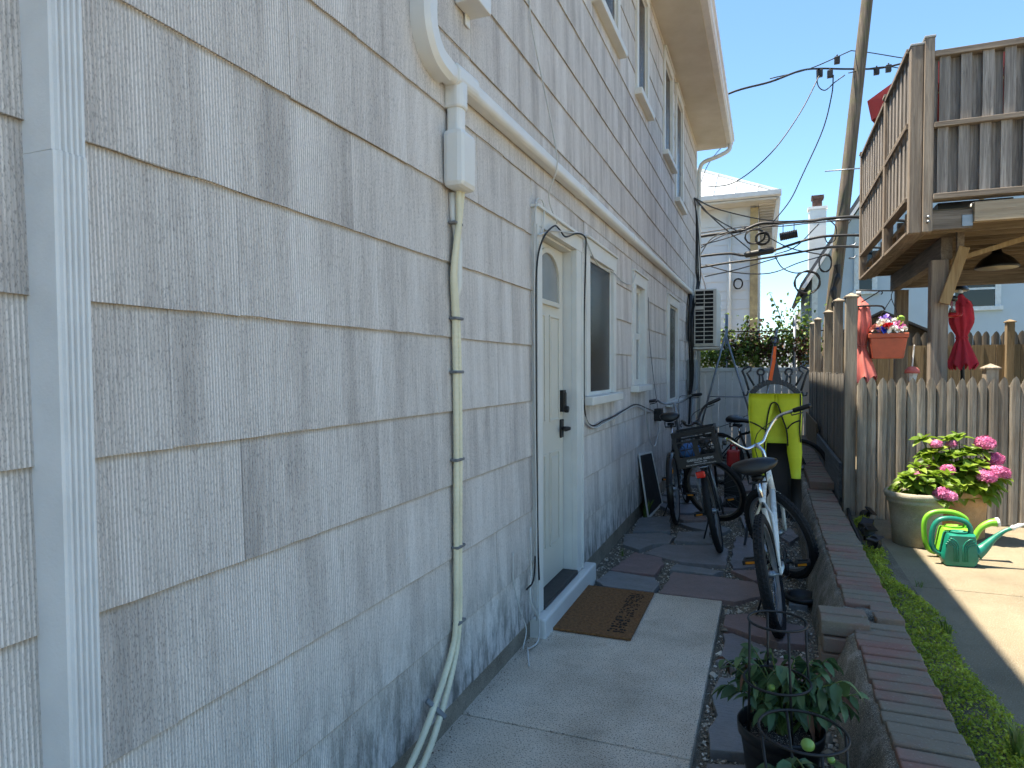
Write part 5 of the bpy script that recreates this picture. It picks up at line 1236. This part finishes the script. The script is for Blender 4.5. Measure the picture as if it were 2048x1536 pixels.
# hanging planter with artificial flowers
pt = thing('hanging_planter', (2.17, 6.52, 1.54), 'orange plastic planter hanging on a chain by the tall fence post', 'planter')
bx = MB(); lo_, hi_ = (.125,.075,1.54), (.15,.10,1.70)
def frus(b, c, a0, a1, z0, z1):
    cx_, cy_ = c; b.add([(cx_-a0[0],cy_-a0[1],z0),(cx_+a0[0],cy_-a0[1],z0),(cx_+a0[0],cy_+a0[1],z0),(cx_-a0[0],cy_+a0[1],z0),(cx_-a1[0],cy_-a1[1],z1),(cx_+a1[0],cy_-a1[1],z1),(cx_+a1[0],cy_+a1[1],z1),(cx_-a1[0],cy_+a1[1],z1)],
      [(0,3,2,1),(4,5,6,7),(0,1,5,4),(1,2,6,5),(2,3,7,6),(3,0,4,7)])
frus(bx, (2.165,6.53), (.118,.075), (.142,.095), 1.545, 1.72); bx.build('box', M['terracotta'], pt, bevel=.008)
rm_ = MB(); frus(rm_, (2.165,6.53), (.15,.10), (.153,.103), 1.7205, 1.762); rm_.build('rim', M['terracotta'], pt, bevel=.006)
for s in (-1, 1):
    MB().tube([(2.165+s*.14,6.53,1.76),(2.19,6.5,2.06)], .0035, 5).build('chain', M['cable'], pt)
MB().tube([(2.19,6.5,2.05),(2.19,6.5,2.09),(2.20,6.5,2.125)], .004, 5).build('hook', M['cable'], pt)
fl = thing('artificial_flowers', (2.165, 6.53, 1.76), 'bunch of bright artificial flowers in the hanging planter', 'flowers')
for (dx, dz, r, m_, dy) in ((-.10,.03,.04,'fl_peach',-.07),(-.03,.065,.05,'fl_white',-.02),(-.055,.022,.032,'fl_blue',-.09),(.0,.04,.042,'fl_red',-.08),(.085,.045,.045,'fl_pink',-.05),(.03,.02,.035,'fl_white',-.10),(-.01,.115,.042,'fl_lilac',.03),(.11,.02,.03,'fl_white',-.07),(-.045,.045,.025,'fl_yellow',-.085),(.06,.10,.028,'fl_white',.02)):
    r *= 1.25; b = MB(); random.seed(int(r*1e4)+int(dx*1e3))
    for i in range(26):
        d = Vector((random.uniform(-1,1), random.uniform(-1,.6), random.uniform(-.2,1))).normalized(); q = d.to_track_quat('Z','Y').to_matrix().to_4x4(); s = r*random.uniform(.5,.7)
        b.add([(0,-.2*s,0),(s,-.5*s,.3*s),(1.35*s,0,.25*s),(s,.5*s,.3*s),(0,.2*s,0)], [(0,1,2,3,4)], T(Vector((2.165+dx,6.53+dy,1.765+dz))+d*r*.3) @ q @ rot(0,-40,random.uniform(0,360)))
    b.build('blossom', M[m_], fl)
MB().sph((2.27,6.54,1.885), .033, 12, 8, wob=.1).build('pompon', M['green_ball'], fl, smooth=True)
random.seed(6)
for i in range(26): inst(HL[i % 3], 'leaf', fl, T(2.165+random.uniform(-.14,.14), 6.53+random.uniform(-.08,.06), 1.77+random.uniform(0,.07)) @ rot(0,-random.uniform(10,60),random.uniform(0,360)) @ Matrix.Scale(random.uniform(.04,.07), 4))
br = thing('plant_bracket', (1.95, 6.36, 2.1), 'black iron plant bracket fixed to the tall fence post', 'bracket')
MB().tube([(1.905,6.37,2.13),(2.22,6.5,2.125)], .006, 6).build('arm', M['cable'], br, smooth=True)
MB().tube(smooth_path([(1.95,6.39,2.03),(2.06,6.43,2.10),(2.10,6.45,2.125),(2.115,6.455,2.11),(2.105,6.45,2.095)], 5), .005, 6).build('scroll', M['cable'], br, smooth=True)
MB().tube(smooth_path([(1.90,6.36,1.99),(2.0,6.38,1.995),(2.1,6.4,1.99),(2.13,6.41,1.96)], 5), .008, 6).build('hook_arm', M['cable'], br, smooth=True)
bf = thing('bird_feeder', (2.75, 7.05, 1.9), 'red hummingbird feeder hanging from the deck beside the closed red umbrella', 'bird feeder')
MB().lathe([(.03,0),(.038,.005),(.038,.035),(.02,.05)], 16, T(2.75,7.0,2.06)).build('cap', M['lamp_black'], bf, smooth=True)
MB().lathe([(.028,0),(.02,.05),(.028,.10)], 16, T(2.75,7.0,1.96)).build('bottle', M['clear'], bf, smooth=True)
MB().lathe([(.04,0),(.075,.012),(.075,.02),(.05,.04),(.02,.045)], 18, T(2.75,7.0,1.915)).build('tray', M['feeder_red'], bf, smooth=True)
MB().tube([(2.75,7.0,2.11),(2.755,7.0,2.43)], .003, 5).build('wire', M['cable'], bf)
for k in range(5): a = R(72*k); MB().sph((2.75+.07*math.cos(a),7.0+.07*math.sin(a),1.945), .012, 8, 5).build('blossom_port', M['feeder_red'], bf, smooth=True)
ln = thing('lantern', (2.375, 6.62, 1.3), 'small pale lantern with pink top above the picket tips', 'lantern')
MB().lathe([(.028,0),(.038,.06),(.04,.065),(.042,.08)], 8, T(2.375,6.62,1.335)).build('glass', M['nozzle'], ln)
MB().lathe([(.062,0),(.055,.03),(.03,.055),(.01,.06)], 16, T(2.375,6.62,1.416)).build('hood', M['salmon_cloth'], ln, smooth=True)
MB().tube([(2.375,6.62,1.47),(2.385,6.62,1.62),(2.385,6.6,1.66)], .006, 6).build('hanger_rod', M['white_paint'], ln)
# back fences and shed of the yard
random.seed(51)
fence('board_fence', 'brown board fence at the back of the neighbouring yard', (1.95, 10.55), (8.4, 10.75), .2, 1.57, .135, .006, M['brown_fence'], 'flat', [(2.25, 2.06, .03),(4.6,2.06,.03)], rails=(1.45,), postmat=M['brown_fence'], jit=.004)
fence('back_picket_fence', 'dark grey pointed picket fence behind the brown board fence', (2.9, 11.5), (8.8, 11.7), .2, 1.80, .10, .012, M['grey_picket'], 'round', (), rails=(1.2,), jit=.006)
sh = thing('garden_shed', (2.9, 12, .2), 'small weathered shed with dark gable roof behind the planter', 'shed')
MB().prism([(2.25,.2),(3.55,.2),(3.55,2.0),(2.87,2.32),(2.25,2.0)], 11.9, 13.2, 'y').build('wall', M['grey_picket'], sh)
for s, (a, b_) in enumerate((((2.87,2.335),(3.68,1.93)), ((2.87,2.335),(2.12,1.93)))): MB().bar((a[0],12.5,a[1]+.02),(b_[0],12.5,b_[1]+.02), 1.5, .035, (0,0,1)).build('roof_panel', M['shed_dark'], sh)
# ================================================================ BACKGROUND HOUSES
bh = thing('blue_house', (6, 20, .2), 'pale blue house with steep gable behind the deck and utility pole', 'house')
YB = 19.5
MB().prism([(2.30,-.1),(13,-.1),(13,5.2),(4.9,7.9),(2.30,3.95)], YB, 26, 'y').build('wall', M['blue_stucco'], bh)
MB().prism([(2.08,3.62),(4.9,8.2),(4.9,8.4),(2.0,3.70)], YB-.45, 26.3, 'y').build('roof_panel', M['roof_dark'], bh)
MB().prism([(2.10,3.58),(4.9,8.1),(4.9,8.19),(2.02,3.60)], YB-.46, YB-.02, 'y').build('rake_soffit', M['white_siding'], bh)
MB().prism([(4.9,8.2),(13.4,5.3),(13.4,5.4),(4.9,8.4)], YB-.45, 26.3, 'y').build('roof_panel', M['roof_dark'], bh)
MB().box(2.30,2.44,YB-.03,YB-.001,-.1,4.1).build('corner_board', M['blue_trim'], bh)
def far_window(par, x0, x1, z0, z1, y):
    w = MB().box(x0-.12,x1+.12,y-.05,y-.001,z1,z1+.1).box(x0-.12,x0,y-.05,y-.001,z0,z1).box(x1,x1+.12,y-.05,y-.001,z0,z1).box(x0-.16,x1+.16,y-.09,y-.001,z0-.1,z0).build('window', M['blue_trim'], par)
    MB().box(x0,x1,y-.02,y-.004,z0,z1).build('pane', M['glass'], w); MB().box(x0,x1,y-.04,y-.021,(z0+z1)/2-.025,(z0+z1)/2+.025).build('sash_bar', M['blue_trim'], w)
far_window(bh, 5.56, 6.4, 2.98, 3.86, YB); far_window(bh, 3.42, 3.72, 3.5, 4.9, YB)
ch = thing('white_chimney_house', (2.6, 28, 0), 'white rendered wall with tall white chimney left of the utility pole', 'house')
MB().prism([(2.25,-.1),(7,-.1),(7,6),(3.2,4.9),(2.25,3.6)], 27.5, 31, 'y').build('wall', M['white_wall'], ch)
c = MB().box(2.60,3.18,27.0,27.49,-.1,7.35).build('chimney', M['white_wall'], ch, bevel=.01)
MB().box(2.56,3.22,26.97,27.52,7.351,7.45).build('chimney_crown', M['white_wall'], c)
MB().box(2.72,3.04,27.1,27.44,7.451,7.75).build('flue', M['chimney_cap'], c)
MB().box(2.68,3.10,27.06,27.48,7.751,7.88).build('chimney_cap', M['chimney_cap'], c)
nh = thing('white_siding_house', (-2, 20, 0), 'white lap sided house with ribbed metal roof at the end of the alley', 'house')
YF, ZE = 19.0, 5.83
MB().box(-6,.84,YF+.02,26,-.1,ZE).build('wall', M['white_siding'], nh)
for i in range(21):
    z = .6+i*.25; MB().add([(-6,YF+.015,z),(.74,YF+.015,z),(.74,YF-.008,z),(-6,YF-.008,z),(-6,YF+.015,z+.25),(.74,YF+.015,z+.25)], [(3,2,5,4),(0,1,2,3),(1,5,2)]).build('lap_board', M['white_siding'], nh)
MB().box(.74,.94,YF-.06,YF+.1,-.1,ZE-.05).build('corner_board', M['tan_post'], nh, bevel=.01)
MB().box(.841,.94,YF+.11,26,-.1,ZE-.05).build('side_wall', M['white_siding'], nh)
MB().box(-6.3,1.40,YF-.62,26.4,ZE,ZE+.05).build('soffit', M['soffit'], nh)
for i in range(20): MB().box(.96,1.38,YF-.3+i*.35,YF-.12+i*.35,ZE-.03,ZE-.001).build('soffit_slat', M['soffit'], nh)
yg = YF-.64
MB().prism([(yg-.02,ZE+.055),(yg-.09,ZE+.09),(yg-.11,ZE+.2),(yg-.09,ZE+.2),(yg+.06,ZE+.07)], -6.4, 1.50, 'x').build('gutter', M['gutter_metal'], nh)
MB().prism([(1.405,ZE+.055),(1.47,ZE+.09),(1.49,ZE+.2),(1.47,ZE+.2),(1.40,ZE+.07)], yg+.08, 26.5, 'y').build('gutter', M['gutter_metal'], nh)
MB().tube(smooth_path([(1.43,YF-.5,ZE+.05),(1.42,YF-.45,ZE-.1),(1.38,YF-.3,ZE-.35),(1.34,YF-.2,ZE-.7)], 4)+[(1.34,YF-.2,ZE-1.3)], .055, 8).build('downspout', M['white_paint'], nh, smooth=True)
MB().tube([(.22,YF-.07,ZE-.2),(.22,YF-.07,1.0)], .055, 8).build('downspout', M['white_paint'], nh, smooth=True)
ap = Vector((-2.4, 22.5, 8.5)); ze = ZE+.15; cs = [Vector((1.47,yg,ze)), Vector((-6.3,yg,ze)), Vector((-6.3,26.5,ze)), Vector((1.47,26.5,ze))]
rf = MB().add([ap]+cs, [(0,2,1),(0,3,2),(0,4,3),(0,1,4)]).build('roof', M['roof_metal'], nh)
for i in range(1, 14):
    t = i/14; x = cs[1].x+(cs[0].x-cs[1].x)*t; f_ = 1-abs(t-.5)*2; top = Vector((x, yg+(ap.y-yg)*f_, ze+(ap.z-ze)*f_)); MB().bar((x,yg,ze+.03),top+Vector((0,0,.03)), .035, .06, (0,0,1)).build('standing_seam', M['gutter_metal'], rf)
MB().bar(cs[0]+Vector((0,0,.03)), ap+Vector((0,0,.03)), .09, .06).build('hip_cap', M['roof_metal'], rf)
# low far wall seen between the houses
tag(MB().box(-3,14,43,43.4,-.1,3.1).build('far_wall', M['white_wall']), 'pale low building far behind the vines', 'building')
# ================================================================ UTILITY POLE AND WIRES
up_ = thing('utility_pole', (2.36, 17.5, 0), 'leaning wooden utility pole carrying black cables', 'utility pole')
MB().tube([(2.36+.0932*z, 17.5, z) for z in (-.1, 2, 4, 6, 8, 10, 12.5)], [.165,.155,.148,.140,.132,.124,.115], 18).build('shaft', M['pole_wood'], up_, smooth=True)
MB().tube([(2.36+.0932*z+.03*math.sin(z*9), 17.33, z) for z in [2.9+.1*i for i in range(11)]], [.06+.02*math.sin(i*2.1) for i in range(11)], 8).build('cable_riser', M['cable'], up_)
for z, w in ((6.1,.5),(4.95,.34),(4.3,.34)): MB().tube([(2.36+.0932*z-w,17.33,z+.01),(2.36+.0932*z+w,17.33,z-.01)], .014, 6).build('through_bolt', M['steel'], up_, smooth=True)
for z in (4.35,4.05): MB().tube([(2.96,17.4,z),(3.08,17.4,z),(3.12,17.4,z+.06)], .018, 6).build('step_hook', M['steel'], up_, smooth=True)
GW = 'black utility cables strung between the houses and the pole'
def wire(pts, r, label, share=False, n=6): return cable('overhead_cable', pts, r, 'cable', label, GW, 6, n)
wire([(-1.13,17.20,4.72),(-0.16,17.20,4.80),(0.55,17.20,4.84),(1.01,17.20,4.98),(1.45,17.20,4.96),(2.11,17.20,4.95),(2.43,17.20,4.97),(2.96,17.20,4.97),(3.37,17.20,4.91),(4.56,17.20,4.69)], .036, 'thick topmost black cable bundle crossing in front of the pole')
wire([(-1.10,17.00,4.21),(0.21,17.00,4.28),(0.67,17.00,4.21),(1.32,17.00,4.29),(1.67,17.00,4.38),(2.10,17.00,4.49),(2.53,17.00,4.53),(3.25,17.00,4.48),(4.52,17.00,4.28)], .03, 'middle thick black cable that carries the splice case')
wire([(-1.12,17.10,3.90),(0.09,17.10,4.05),(1.01,17.10,4.12),(1.68,17.10,4.19),(2.33,17.10,4.27),(2.85,17.10,4.28),(4.54,17.10,4.08)], .026, 'lowest thick black cable crossing in front of the pole')
THIN = 'thin black wire in the tangle between the house corner and the pole'
for pts in ([(-1.15,17.30,4.82),(-0.05,17.30,4.91),(0.78,17.30,4.96),(1.46,17.30,4.90),(2.12,17.30,4.92),(2.97,17.30,4.92)],
  [(.03,11.6,4.35),(0.23,13.50,4.36),(0.79,17.00,4.33)], [(.03,11.6,4.35),(0.32,13.50,4.55),(1.23,15.50,4.68),(2.11,17.20,4.96)], [(.03,11.6,4.35),(0.13,13.50,4.47),(0.56,17.00,4.76)],
  [(-0.42,16.80,4.14),(-0.12,16.80,4.60),(0.22,16.80,4.75),(0.79,16.80,4.79)], [(1.34,17.00,4.15),(1.51,17.00,3.86),(1.79,17.00,3.72),(2.05,17.00,3.75)],
  [(-0.21,16.50,3.96),(0.47,16.50,3.74),(1.24,16.80,3.72),(1.89,17.00,3.96),(2.53,17.00,4.11)], [(-0.24,15.00,3.79),(0.00,14.00,3.17),(0.11,13.00,2.86)],
  [(2.52,17.00,4.89),(2.65,17.00,4.71),(2.63,17.00,4.43),(2.48,17.00,4.38),(2.40,17.00,4.56)], [(1.34,17.1,4.2),(1.8,17.1,4.35),(2.3,17.1,4.85)], [(.1,12.9,3.2),(.6,15,3.6),(1.4,17,4.1)], [(1.2,17.,4.6),(1.7,17,4.3),(2.4,17,4.1)],
  [(-.4,16.9,4.5),(.2,16.9,4.62),(.8,16.9,4.78),(1.4,16.9,4.86),(2.4,16.9,4.9)], [(-.6,16.9,4.3),(.1,16.9,4.68),(.7,16.9,4.86)]): wire(pts, .013, THIN)
UP = 'thin black service wire high above the alley'
wire([(-0.6,15,6.9),(0.37,15.0,7.33),(1.21,15.5,7.65),(1.82,16.00,7.99),(2.28,17.00,8.38),(2.85,17.30,8.40),(3.64,18.00,8.58),(4.45,18.50,8.84)], .022, 'twisted black service wire reaching the pole high above the alley')
for pts in ([(1.21,15.4,7.68),(2.04,16.50,8.21),(2.95,17.32,8.81)], [(2.95,17.32,8.81),(3.42,18.00,8.98),(4.24,18.50,8.92),(4.75,19.00,9.01)], [(2.21,17.00,8.39),(2.24,17.00,8.01),(2.39,17.00,7.87),(2.58,17.00,8.01),(2.80,17.00,8.15)], [(2.9,17.3,8.3),(3.4,17.6,8.45),(3.9,17.9,8.52),(4.4,18.4,8.5)]): wire(pts, .012, UP)
wire([(2.31,17.00,8.31),(1.85,16.50,7.26),(1.22,16.00,6.26),(0.42,17.0,5.98),(-0.32,18.2,6.25)], .014, 'long black wire drooping from the pole top to the metal roof')
wire([(2.56,17.00,8.19),(2.53,17.00,7.74),(2.35,17.00,6.97),(1.93,17.00,5.99),(1.67,17.00,5.43),(1.29,17.00,4.94)], .014, 'black wire drooping from the pole top to the cable tangle')
wire([(0.56,12.42,5.5),(0.40,12.45,5.40),(0.17,12.50,5.14),(0.02,12.50,4.75)], .006, 'thin wire hanging from the gutter end')
for i, dx in enumerate((0, .03, .05, .02, .07)):
    wire([(.03,11.6+dx,4.35-.02*i),(.05+dx*.3,11.7,4.0),(.04+dx,11.75+.1*math.sin(i*2),3.2),(.06+dx*.6,11.72-.1*math.sin(i*3),2.9),(.05+dx,11.0-.35-.05*i,2.2),(.06+dx,10.7-.03*i,1.4),(.05+dx*.5,10.7-.05*i,.6 if i % 2 else 1.0)], .009, 'black cable hanging down the far corner of the shingle wall')
def coil(cx_, cy_, cz_, rx, rz_, r, turns, label):
    pts = []
    for i in range(int(24*turns)+1):
        a = 2*math.pi*i/24; k = 1+.05*math.sin(i*.9); pts.append((cx_+rx*k*math.cos(a), cy_-.002*i, cz_+rz_*k*math.sin(a)))
    return tag(MB().tube(pts, r, 5).build('cable_coil', M['cable'], smooth=True), label, 'cable coil')
coil(2.05,17.0,3.48,.27,.26,.018,2.2,'large round coil of black cable left of the pole foot'); coil(2.43,17.0,3.9,.13,.2,.014,2.4,'narrow black cable coil tied close to the pole')
coil(.45,18.85,3.75,.11,.135,.016,2.6,'small black cable coil hanging on the white siding'); coil(1.07,16.9,4.54,.15,.14,.016,4.5,'messy black cable coil in the middle of the wire tangle')
coil(.9,16.85,4.6,.22,.17,.012,3.3,'loose wide loop of thin black cable beside the siding corner')
tag(MB().tube([(.66,16.95,4.20),(.70,16.95,4.21),(1.28,16.95,4.28),(1.33,16.95,4.29)], [.04,.075,.085,.05], 10).build('splice_case', M['cable'], smooth=True), 'long black splice case on the middle cable', 'splice case')
dr = thing('cable_closure', (1.64,17,4.6), 'ribbed black cable closure hanging from the bundle left of the pole', 'closure')
MB().tube([(1.45+.02*i,17,4.585+.003*i) for i in range(20)], [.10 if i % 2 else .085 for i in range(20)], 12).build('body', M['cable'], dr)
for x in (1.52, 1.76): MB().tube([(x,17,4.68),(x,17,4.93)], .01, 5).build('hanger', M['cable'], dr)
for (x, y, z) in ((2.28,17,8.27),(2.49,17,8.22),(2.65,17.2,8.59),(3.56,17.95,8.5),(3.83,18.1,8.58)):
    tag(MB().box(x-.06,x+.06,y-.05,y+.05,z-.08,z+.08).tube([(x,y,z+.08),(x,y,z+.13)], .02, 6).build('wire_clamp', M['cable'], bevel=.012), 'small black clamp on the high service wires', 'clamp', 'clamps on the service wires')
# ================================================================ END OF THE PATH: FRAME, CHAIN LINK POSTS, VINES
af = thing('pole_frame', (.55, 11.6, 0), 'grey metal A frame of thin poles leaning before the vinyl fence', 'frame')
for e in ((.02,11.55,-.03),(1.16,11.6,-.03)): MB().tube([(.54,11.6,2.04), e], .017, 8).build('leg', M['steel'], af, smooth=True)
MB().tube([(.26,11.58,1.0),(.88,11.6,1.0)], .009, 6).build('cross_bar', M['steel'], af, smooth=True)
MB().tube(smooth_path([(.30,11.5,.45),(.6,11.5,.55),(.93,11.5,.72)], 4), .006, 5).build('cord', M['cable'], af, smooth=True)
cl = thing('chain_link_fence', (1, 12.7, 0), 'galvanised chain link fence posts and rail among the vines', 'fence')
for x, h in ((.5,2.46),(1.64,2.4),(2.3,2.1)): MB().tube([(x,12.65,-.08),(x,12.65,h)], .028, 8).build('post', M['steel'], cl, smooth=True)
MB().tube([(-.2,12.66,2.15),(2.6,12.66,2.12)], .012, 6).build('rail', M['cable'], cl, smooth=True)
wn_ = MB()
for i in range(22):
    x = -.2+i*.13; wn_.tube([(x,12.66,.1),(x+1.0*.9,12.66,2.13)], .003, 3, cap=False).tube([(x+.9,12.66,.1),(x,12.66,2.13)], .003, 3, cap=False)
wn_.build('mesh_wire', M['steel'], cl)
def vine(label, spots, mats, n, s, seed, sprouts=(), name='vine'):
    random.seed(seed); t = thing(name, (spots[0][0], 12.9, 0), label, 'vine')
    lf_ = [(0,0,0),(.3,.42,.1),(.75,.3,.06),(1,0,-.1),(.75,-.3,.06),(.3,-.42,.1)]; b = MB()
    for (x, y, z, rx, ry, rz_, k) in spots:
        for _ in range(int(n*k)):
            d = Vector((random.gauss(0,.5), random.gauss(0,.5), random.gauss(0,.5)))
            b.add(lf_, [(0,1,2,3),(0,3,4,5)], T(x+d.x*rx, y+d.y*ry, z+d.z*rz_) @ rot(random.uniform(-70,70), random.uniform(-30,80), random.uniform(0,360)) @ Matrix.Scale(s*random.uniform(.6,1.3), 4))
    b.build('foliage', mats[0], t); st = MB()
    for (x, z, x2, z2) in sprouts:
        st.tube(smooth_path([(x,12.85,z),((x+x2)/2+.04,12.85,(z+z2)/2),(x2,12.85,z2)], 5), .006, 5)
        for i in range(9):
            f_ = i/8; px_, pz_ = x+(x2-x)*f_, z+(z2-z)*f_
            for _ in range(2): inst(HL[i % 3] if False else VL, 'leaf', t, T(px_, 12.85+random.uniform(-.03,.03), pz_) @ rot(0,0,random.uniform(0,360)) @ rot(random.uniform(-20,20), random.uniform(10,60), 0) @ Matrix.Scale(s*1.25*random.uniform(.6,1.2), 4))
    st.tube([(spots[0][0],12.85,-.05),(spots[0][0]+.05,12.85,1.4)], .02, 6)
    st.build('stem', M['weed'], t, smooth=True); return t
VL = leaf_mesh('leaf', M['vine'], 1, .7, .3, .3)
vine('dense green vine covering the fence behind the air conditioner', [(.2,12.75,1.66,.9,.3,.30,1.3),(.75,12.8,1.75,.8,.3,.42,1.2)], [M['vine']], 950, .062, 1, [(.35,1.9,.5,2.5),(.75,2.0,.85,2.45)])
vine('tall bright green vine shoots rising left of the grey fence posts', [(1.35,12.85,1.85,.7,.3,.45,1.0),(1.7,12.85,2.0,.4,.3,.5,.8)], [M['vine']], 850, .062, 2, [(1.5,2.0,1.22,2.85),(1.6,2.1,1.72,2.75),(1.75,2.0,1.9,2.85),(1.45,1.9,1.35,2.6)])
vine('withered brown vine leaves hanging among the green ones', [(1.0,12.7,1.95,.35,.2,.35,1.0),(1.25,12.68,1.75,.3,.2,.35,.9),(1.75,12.68,1.8,.25,.2,.4,.9),(.6,12.7,1.9,.3,.2,.2,.5)], [M['dry_leaf']], 300, .055, 3)
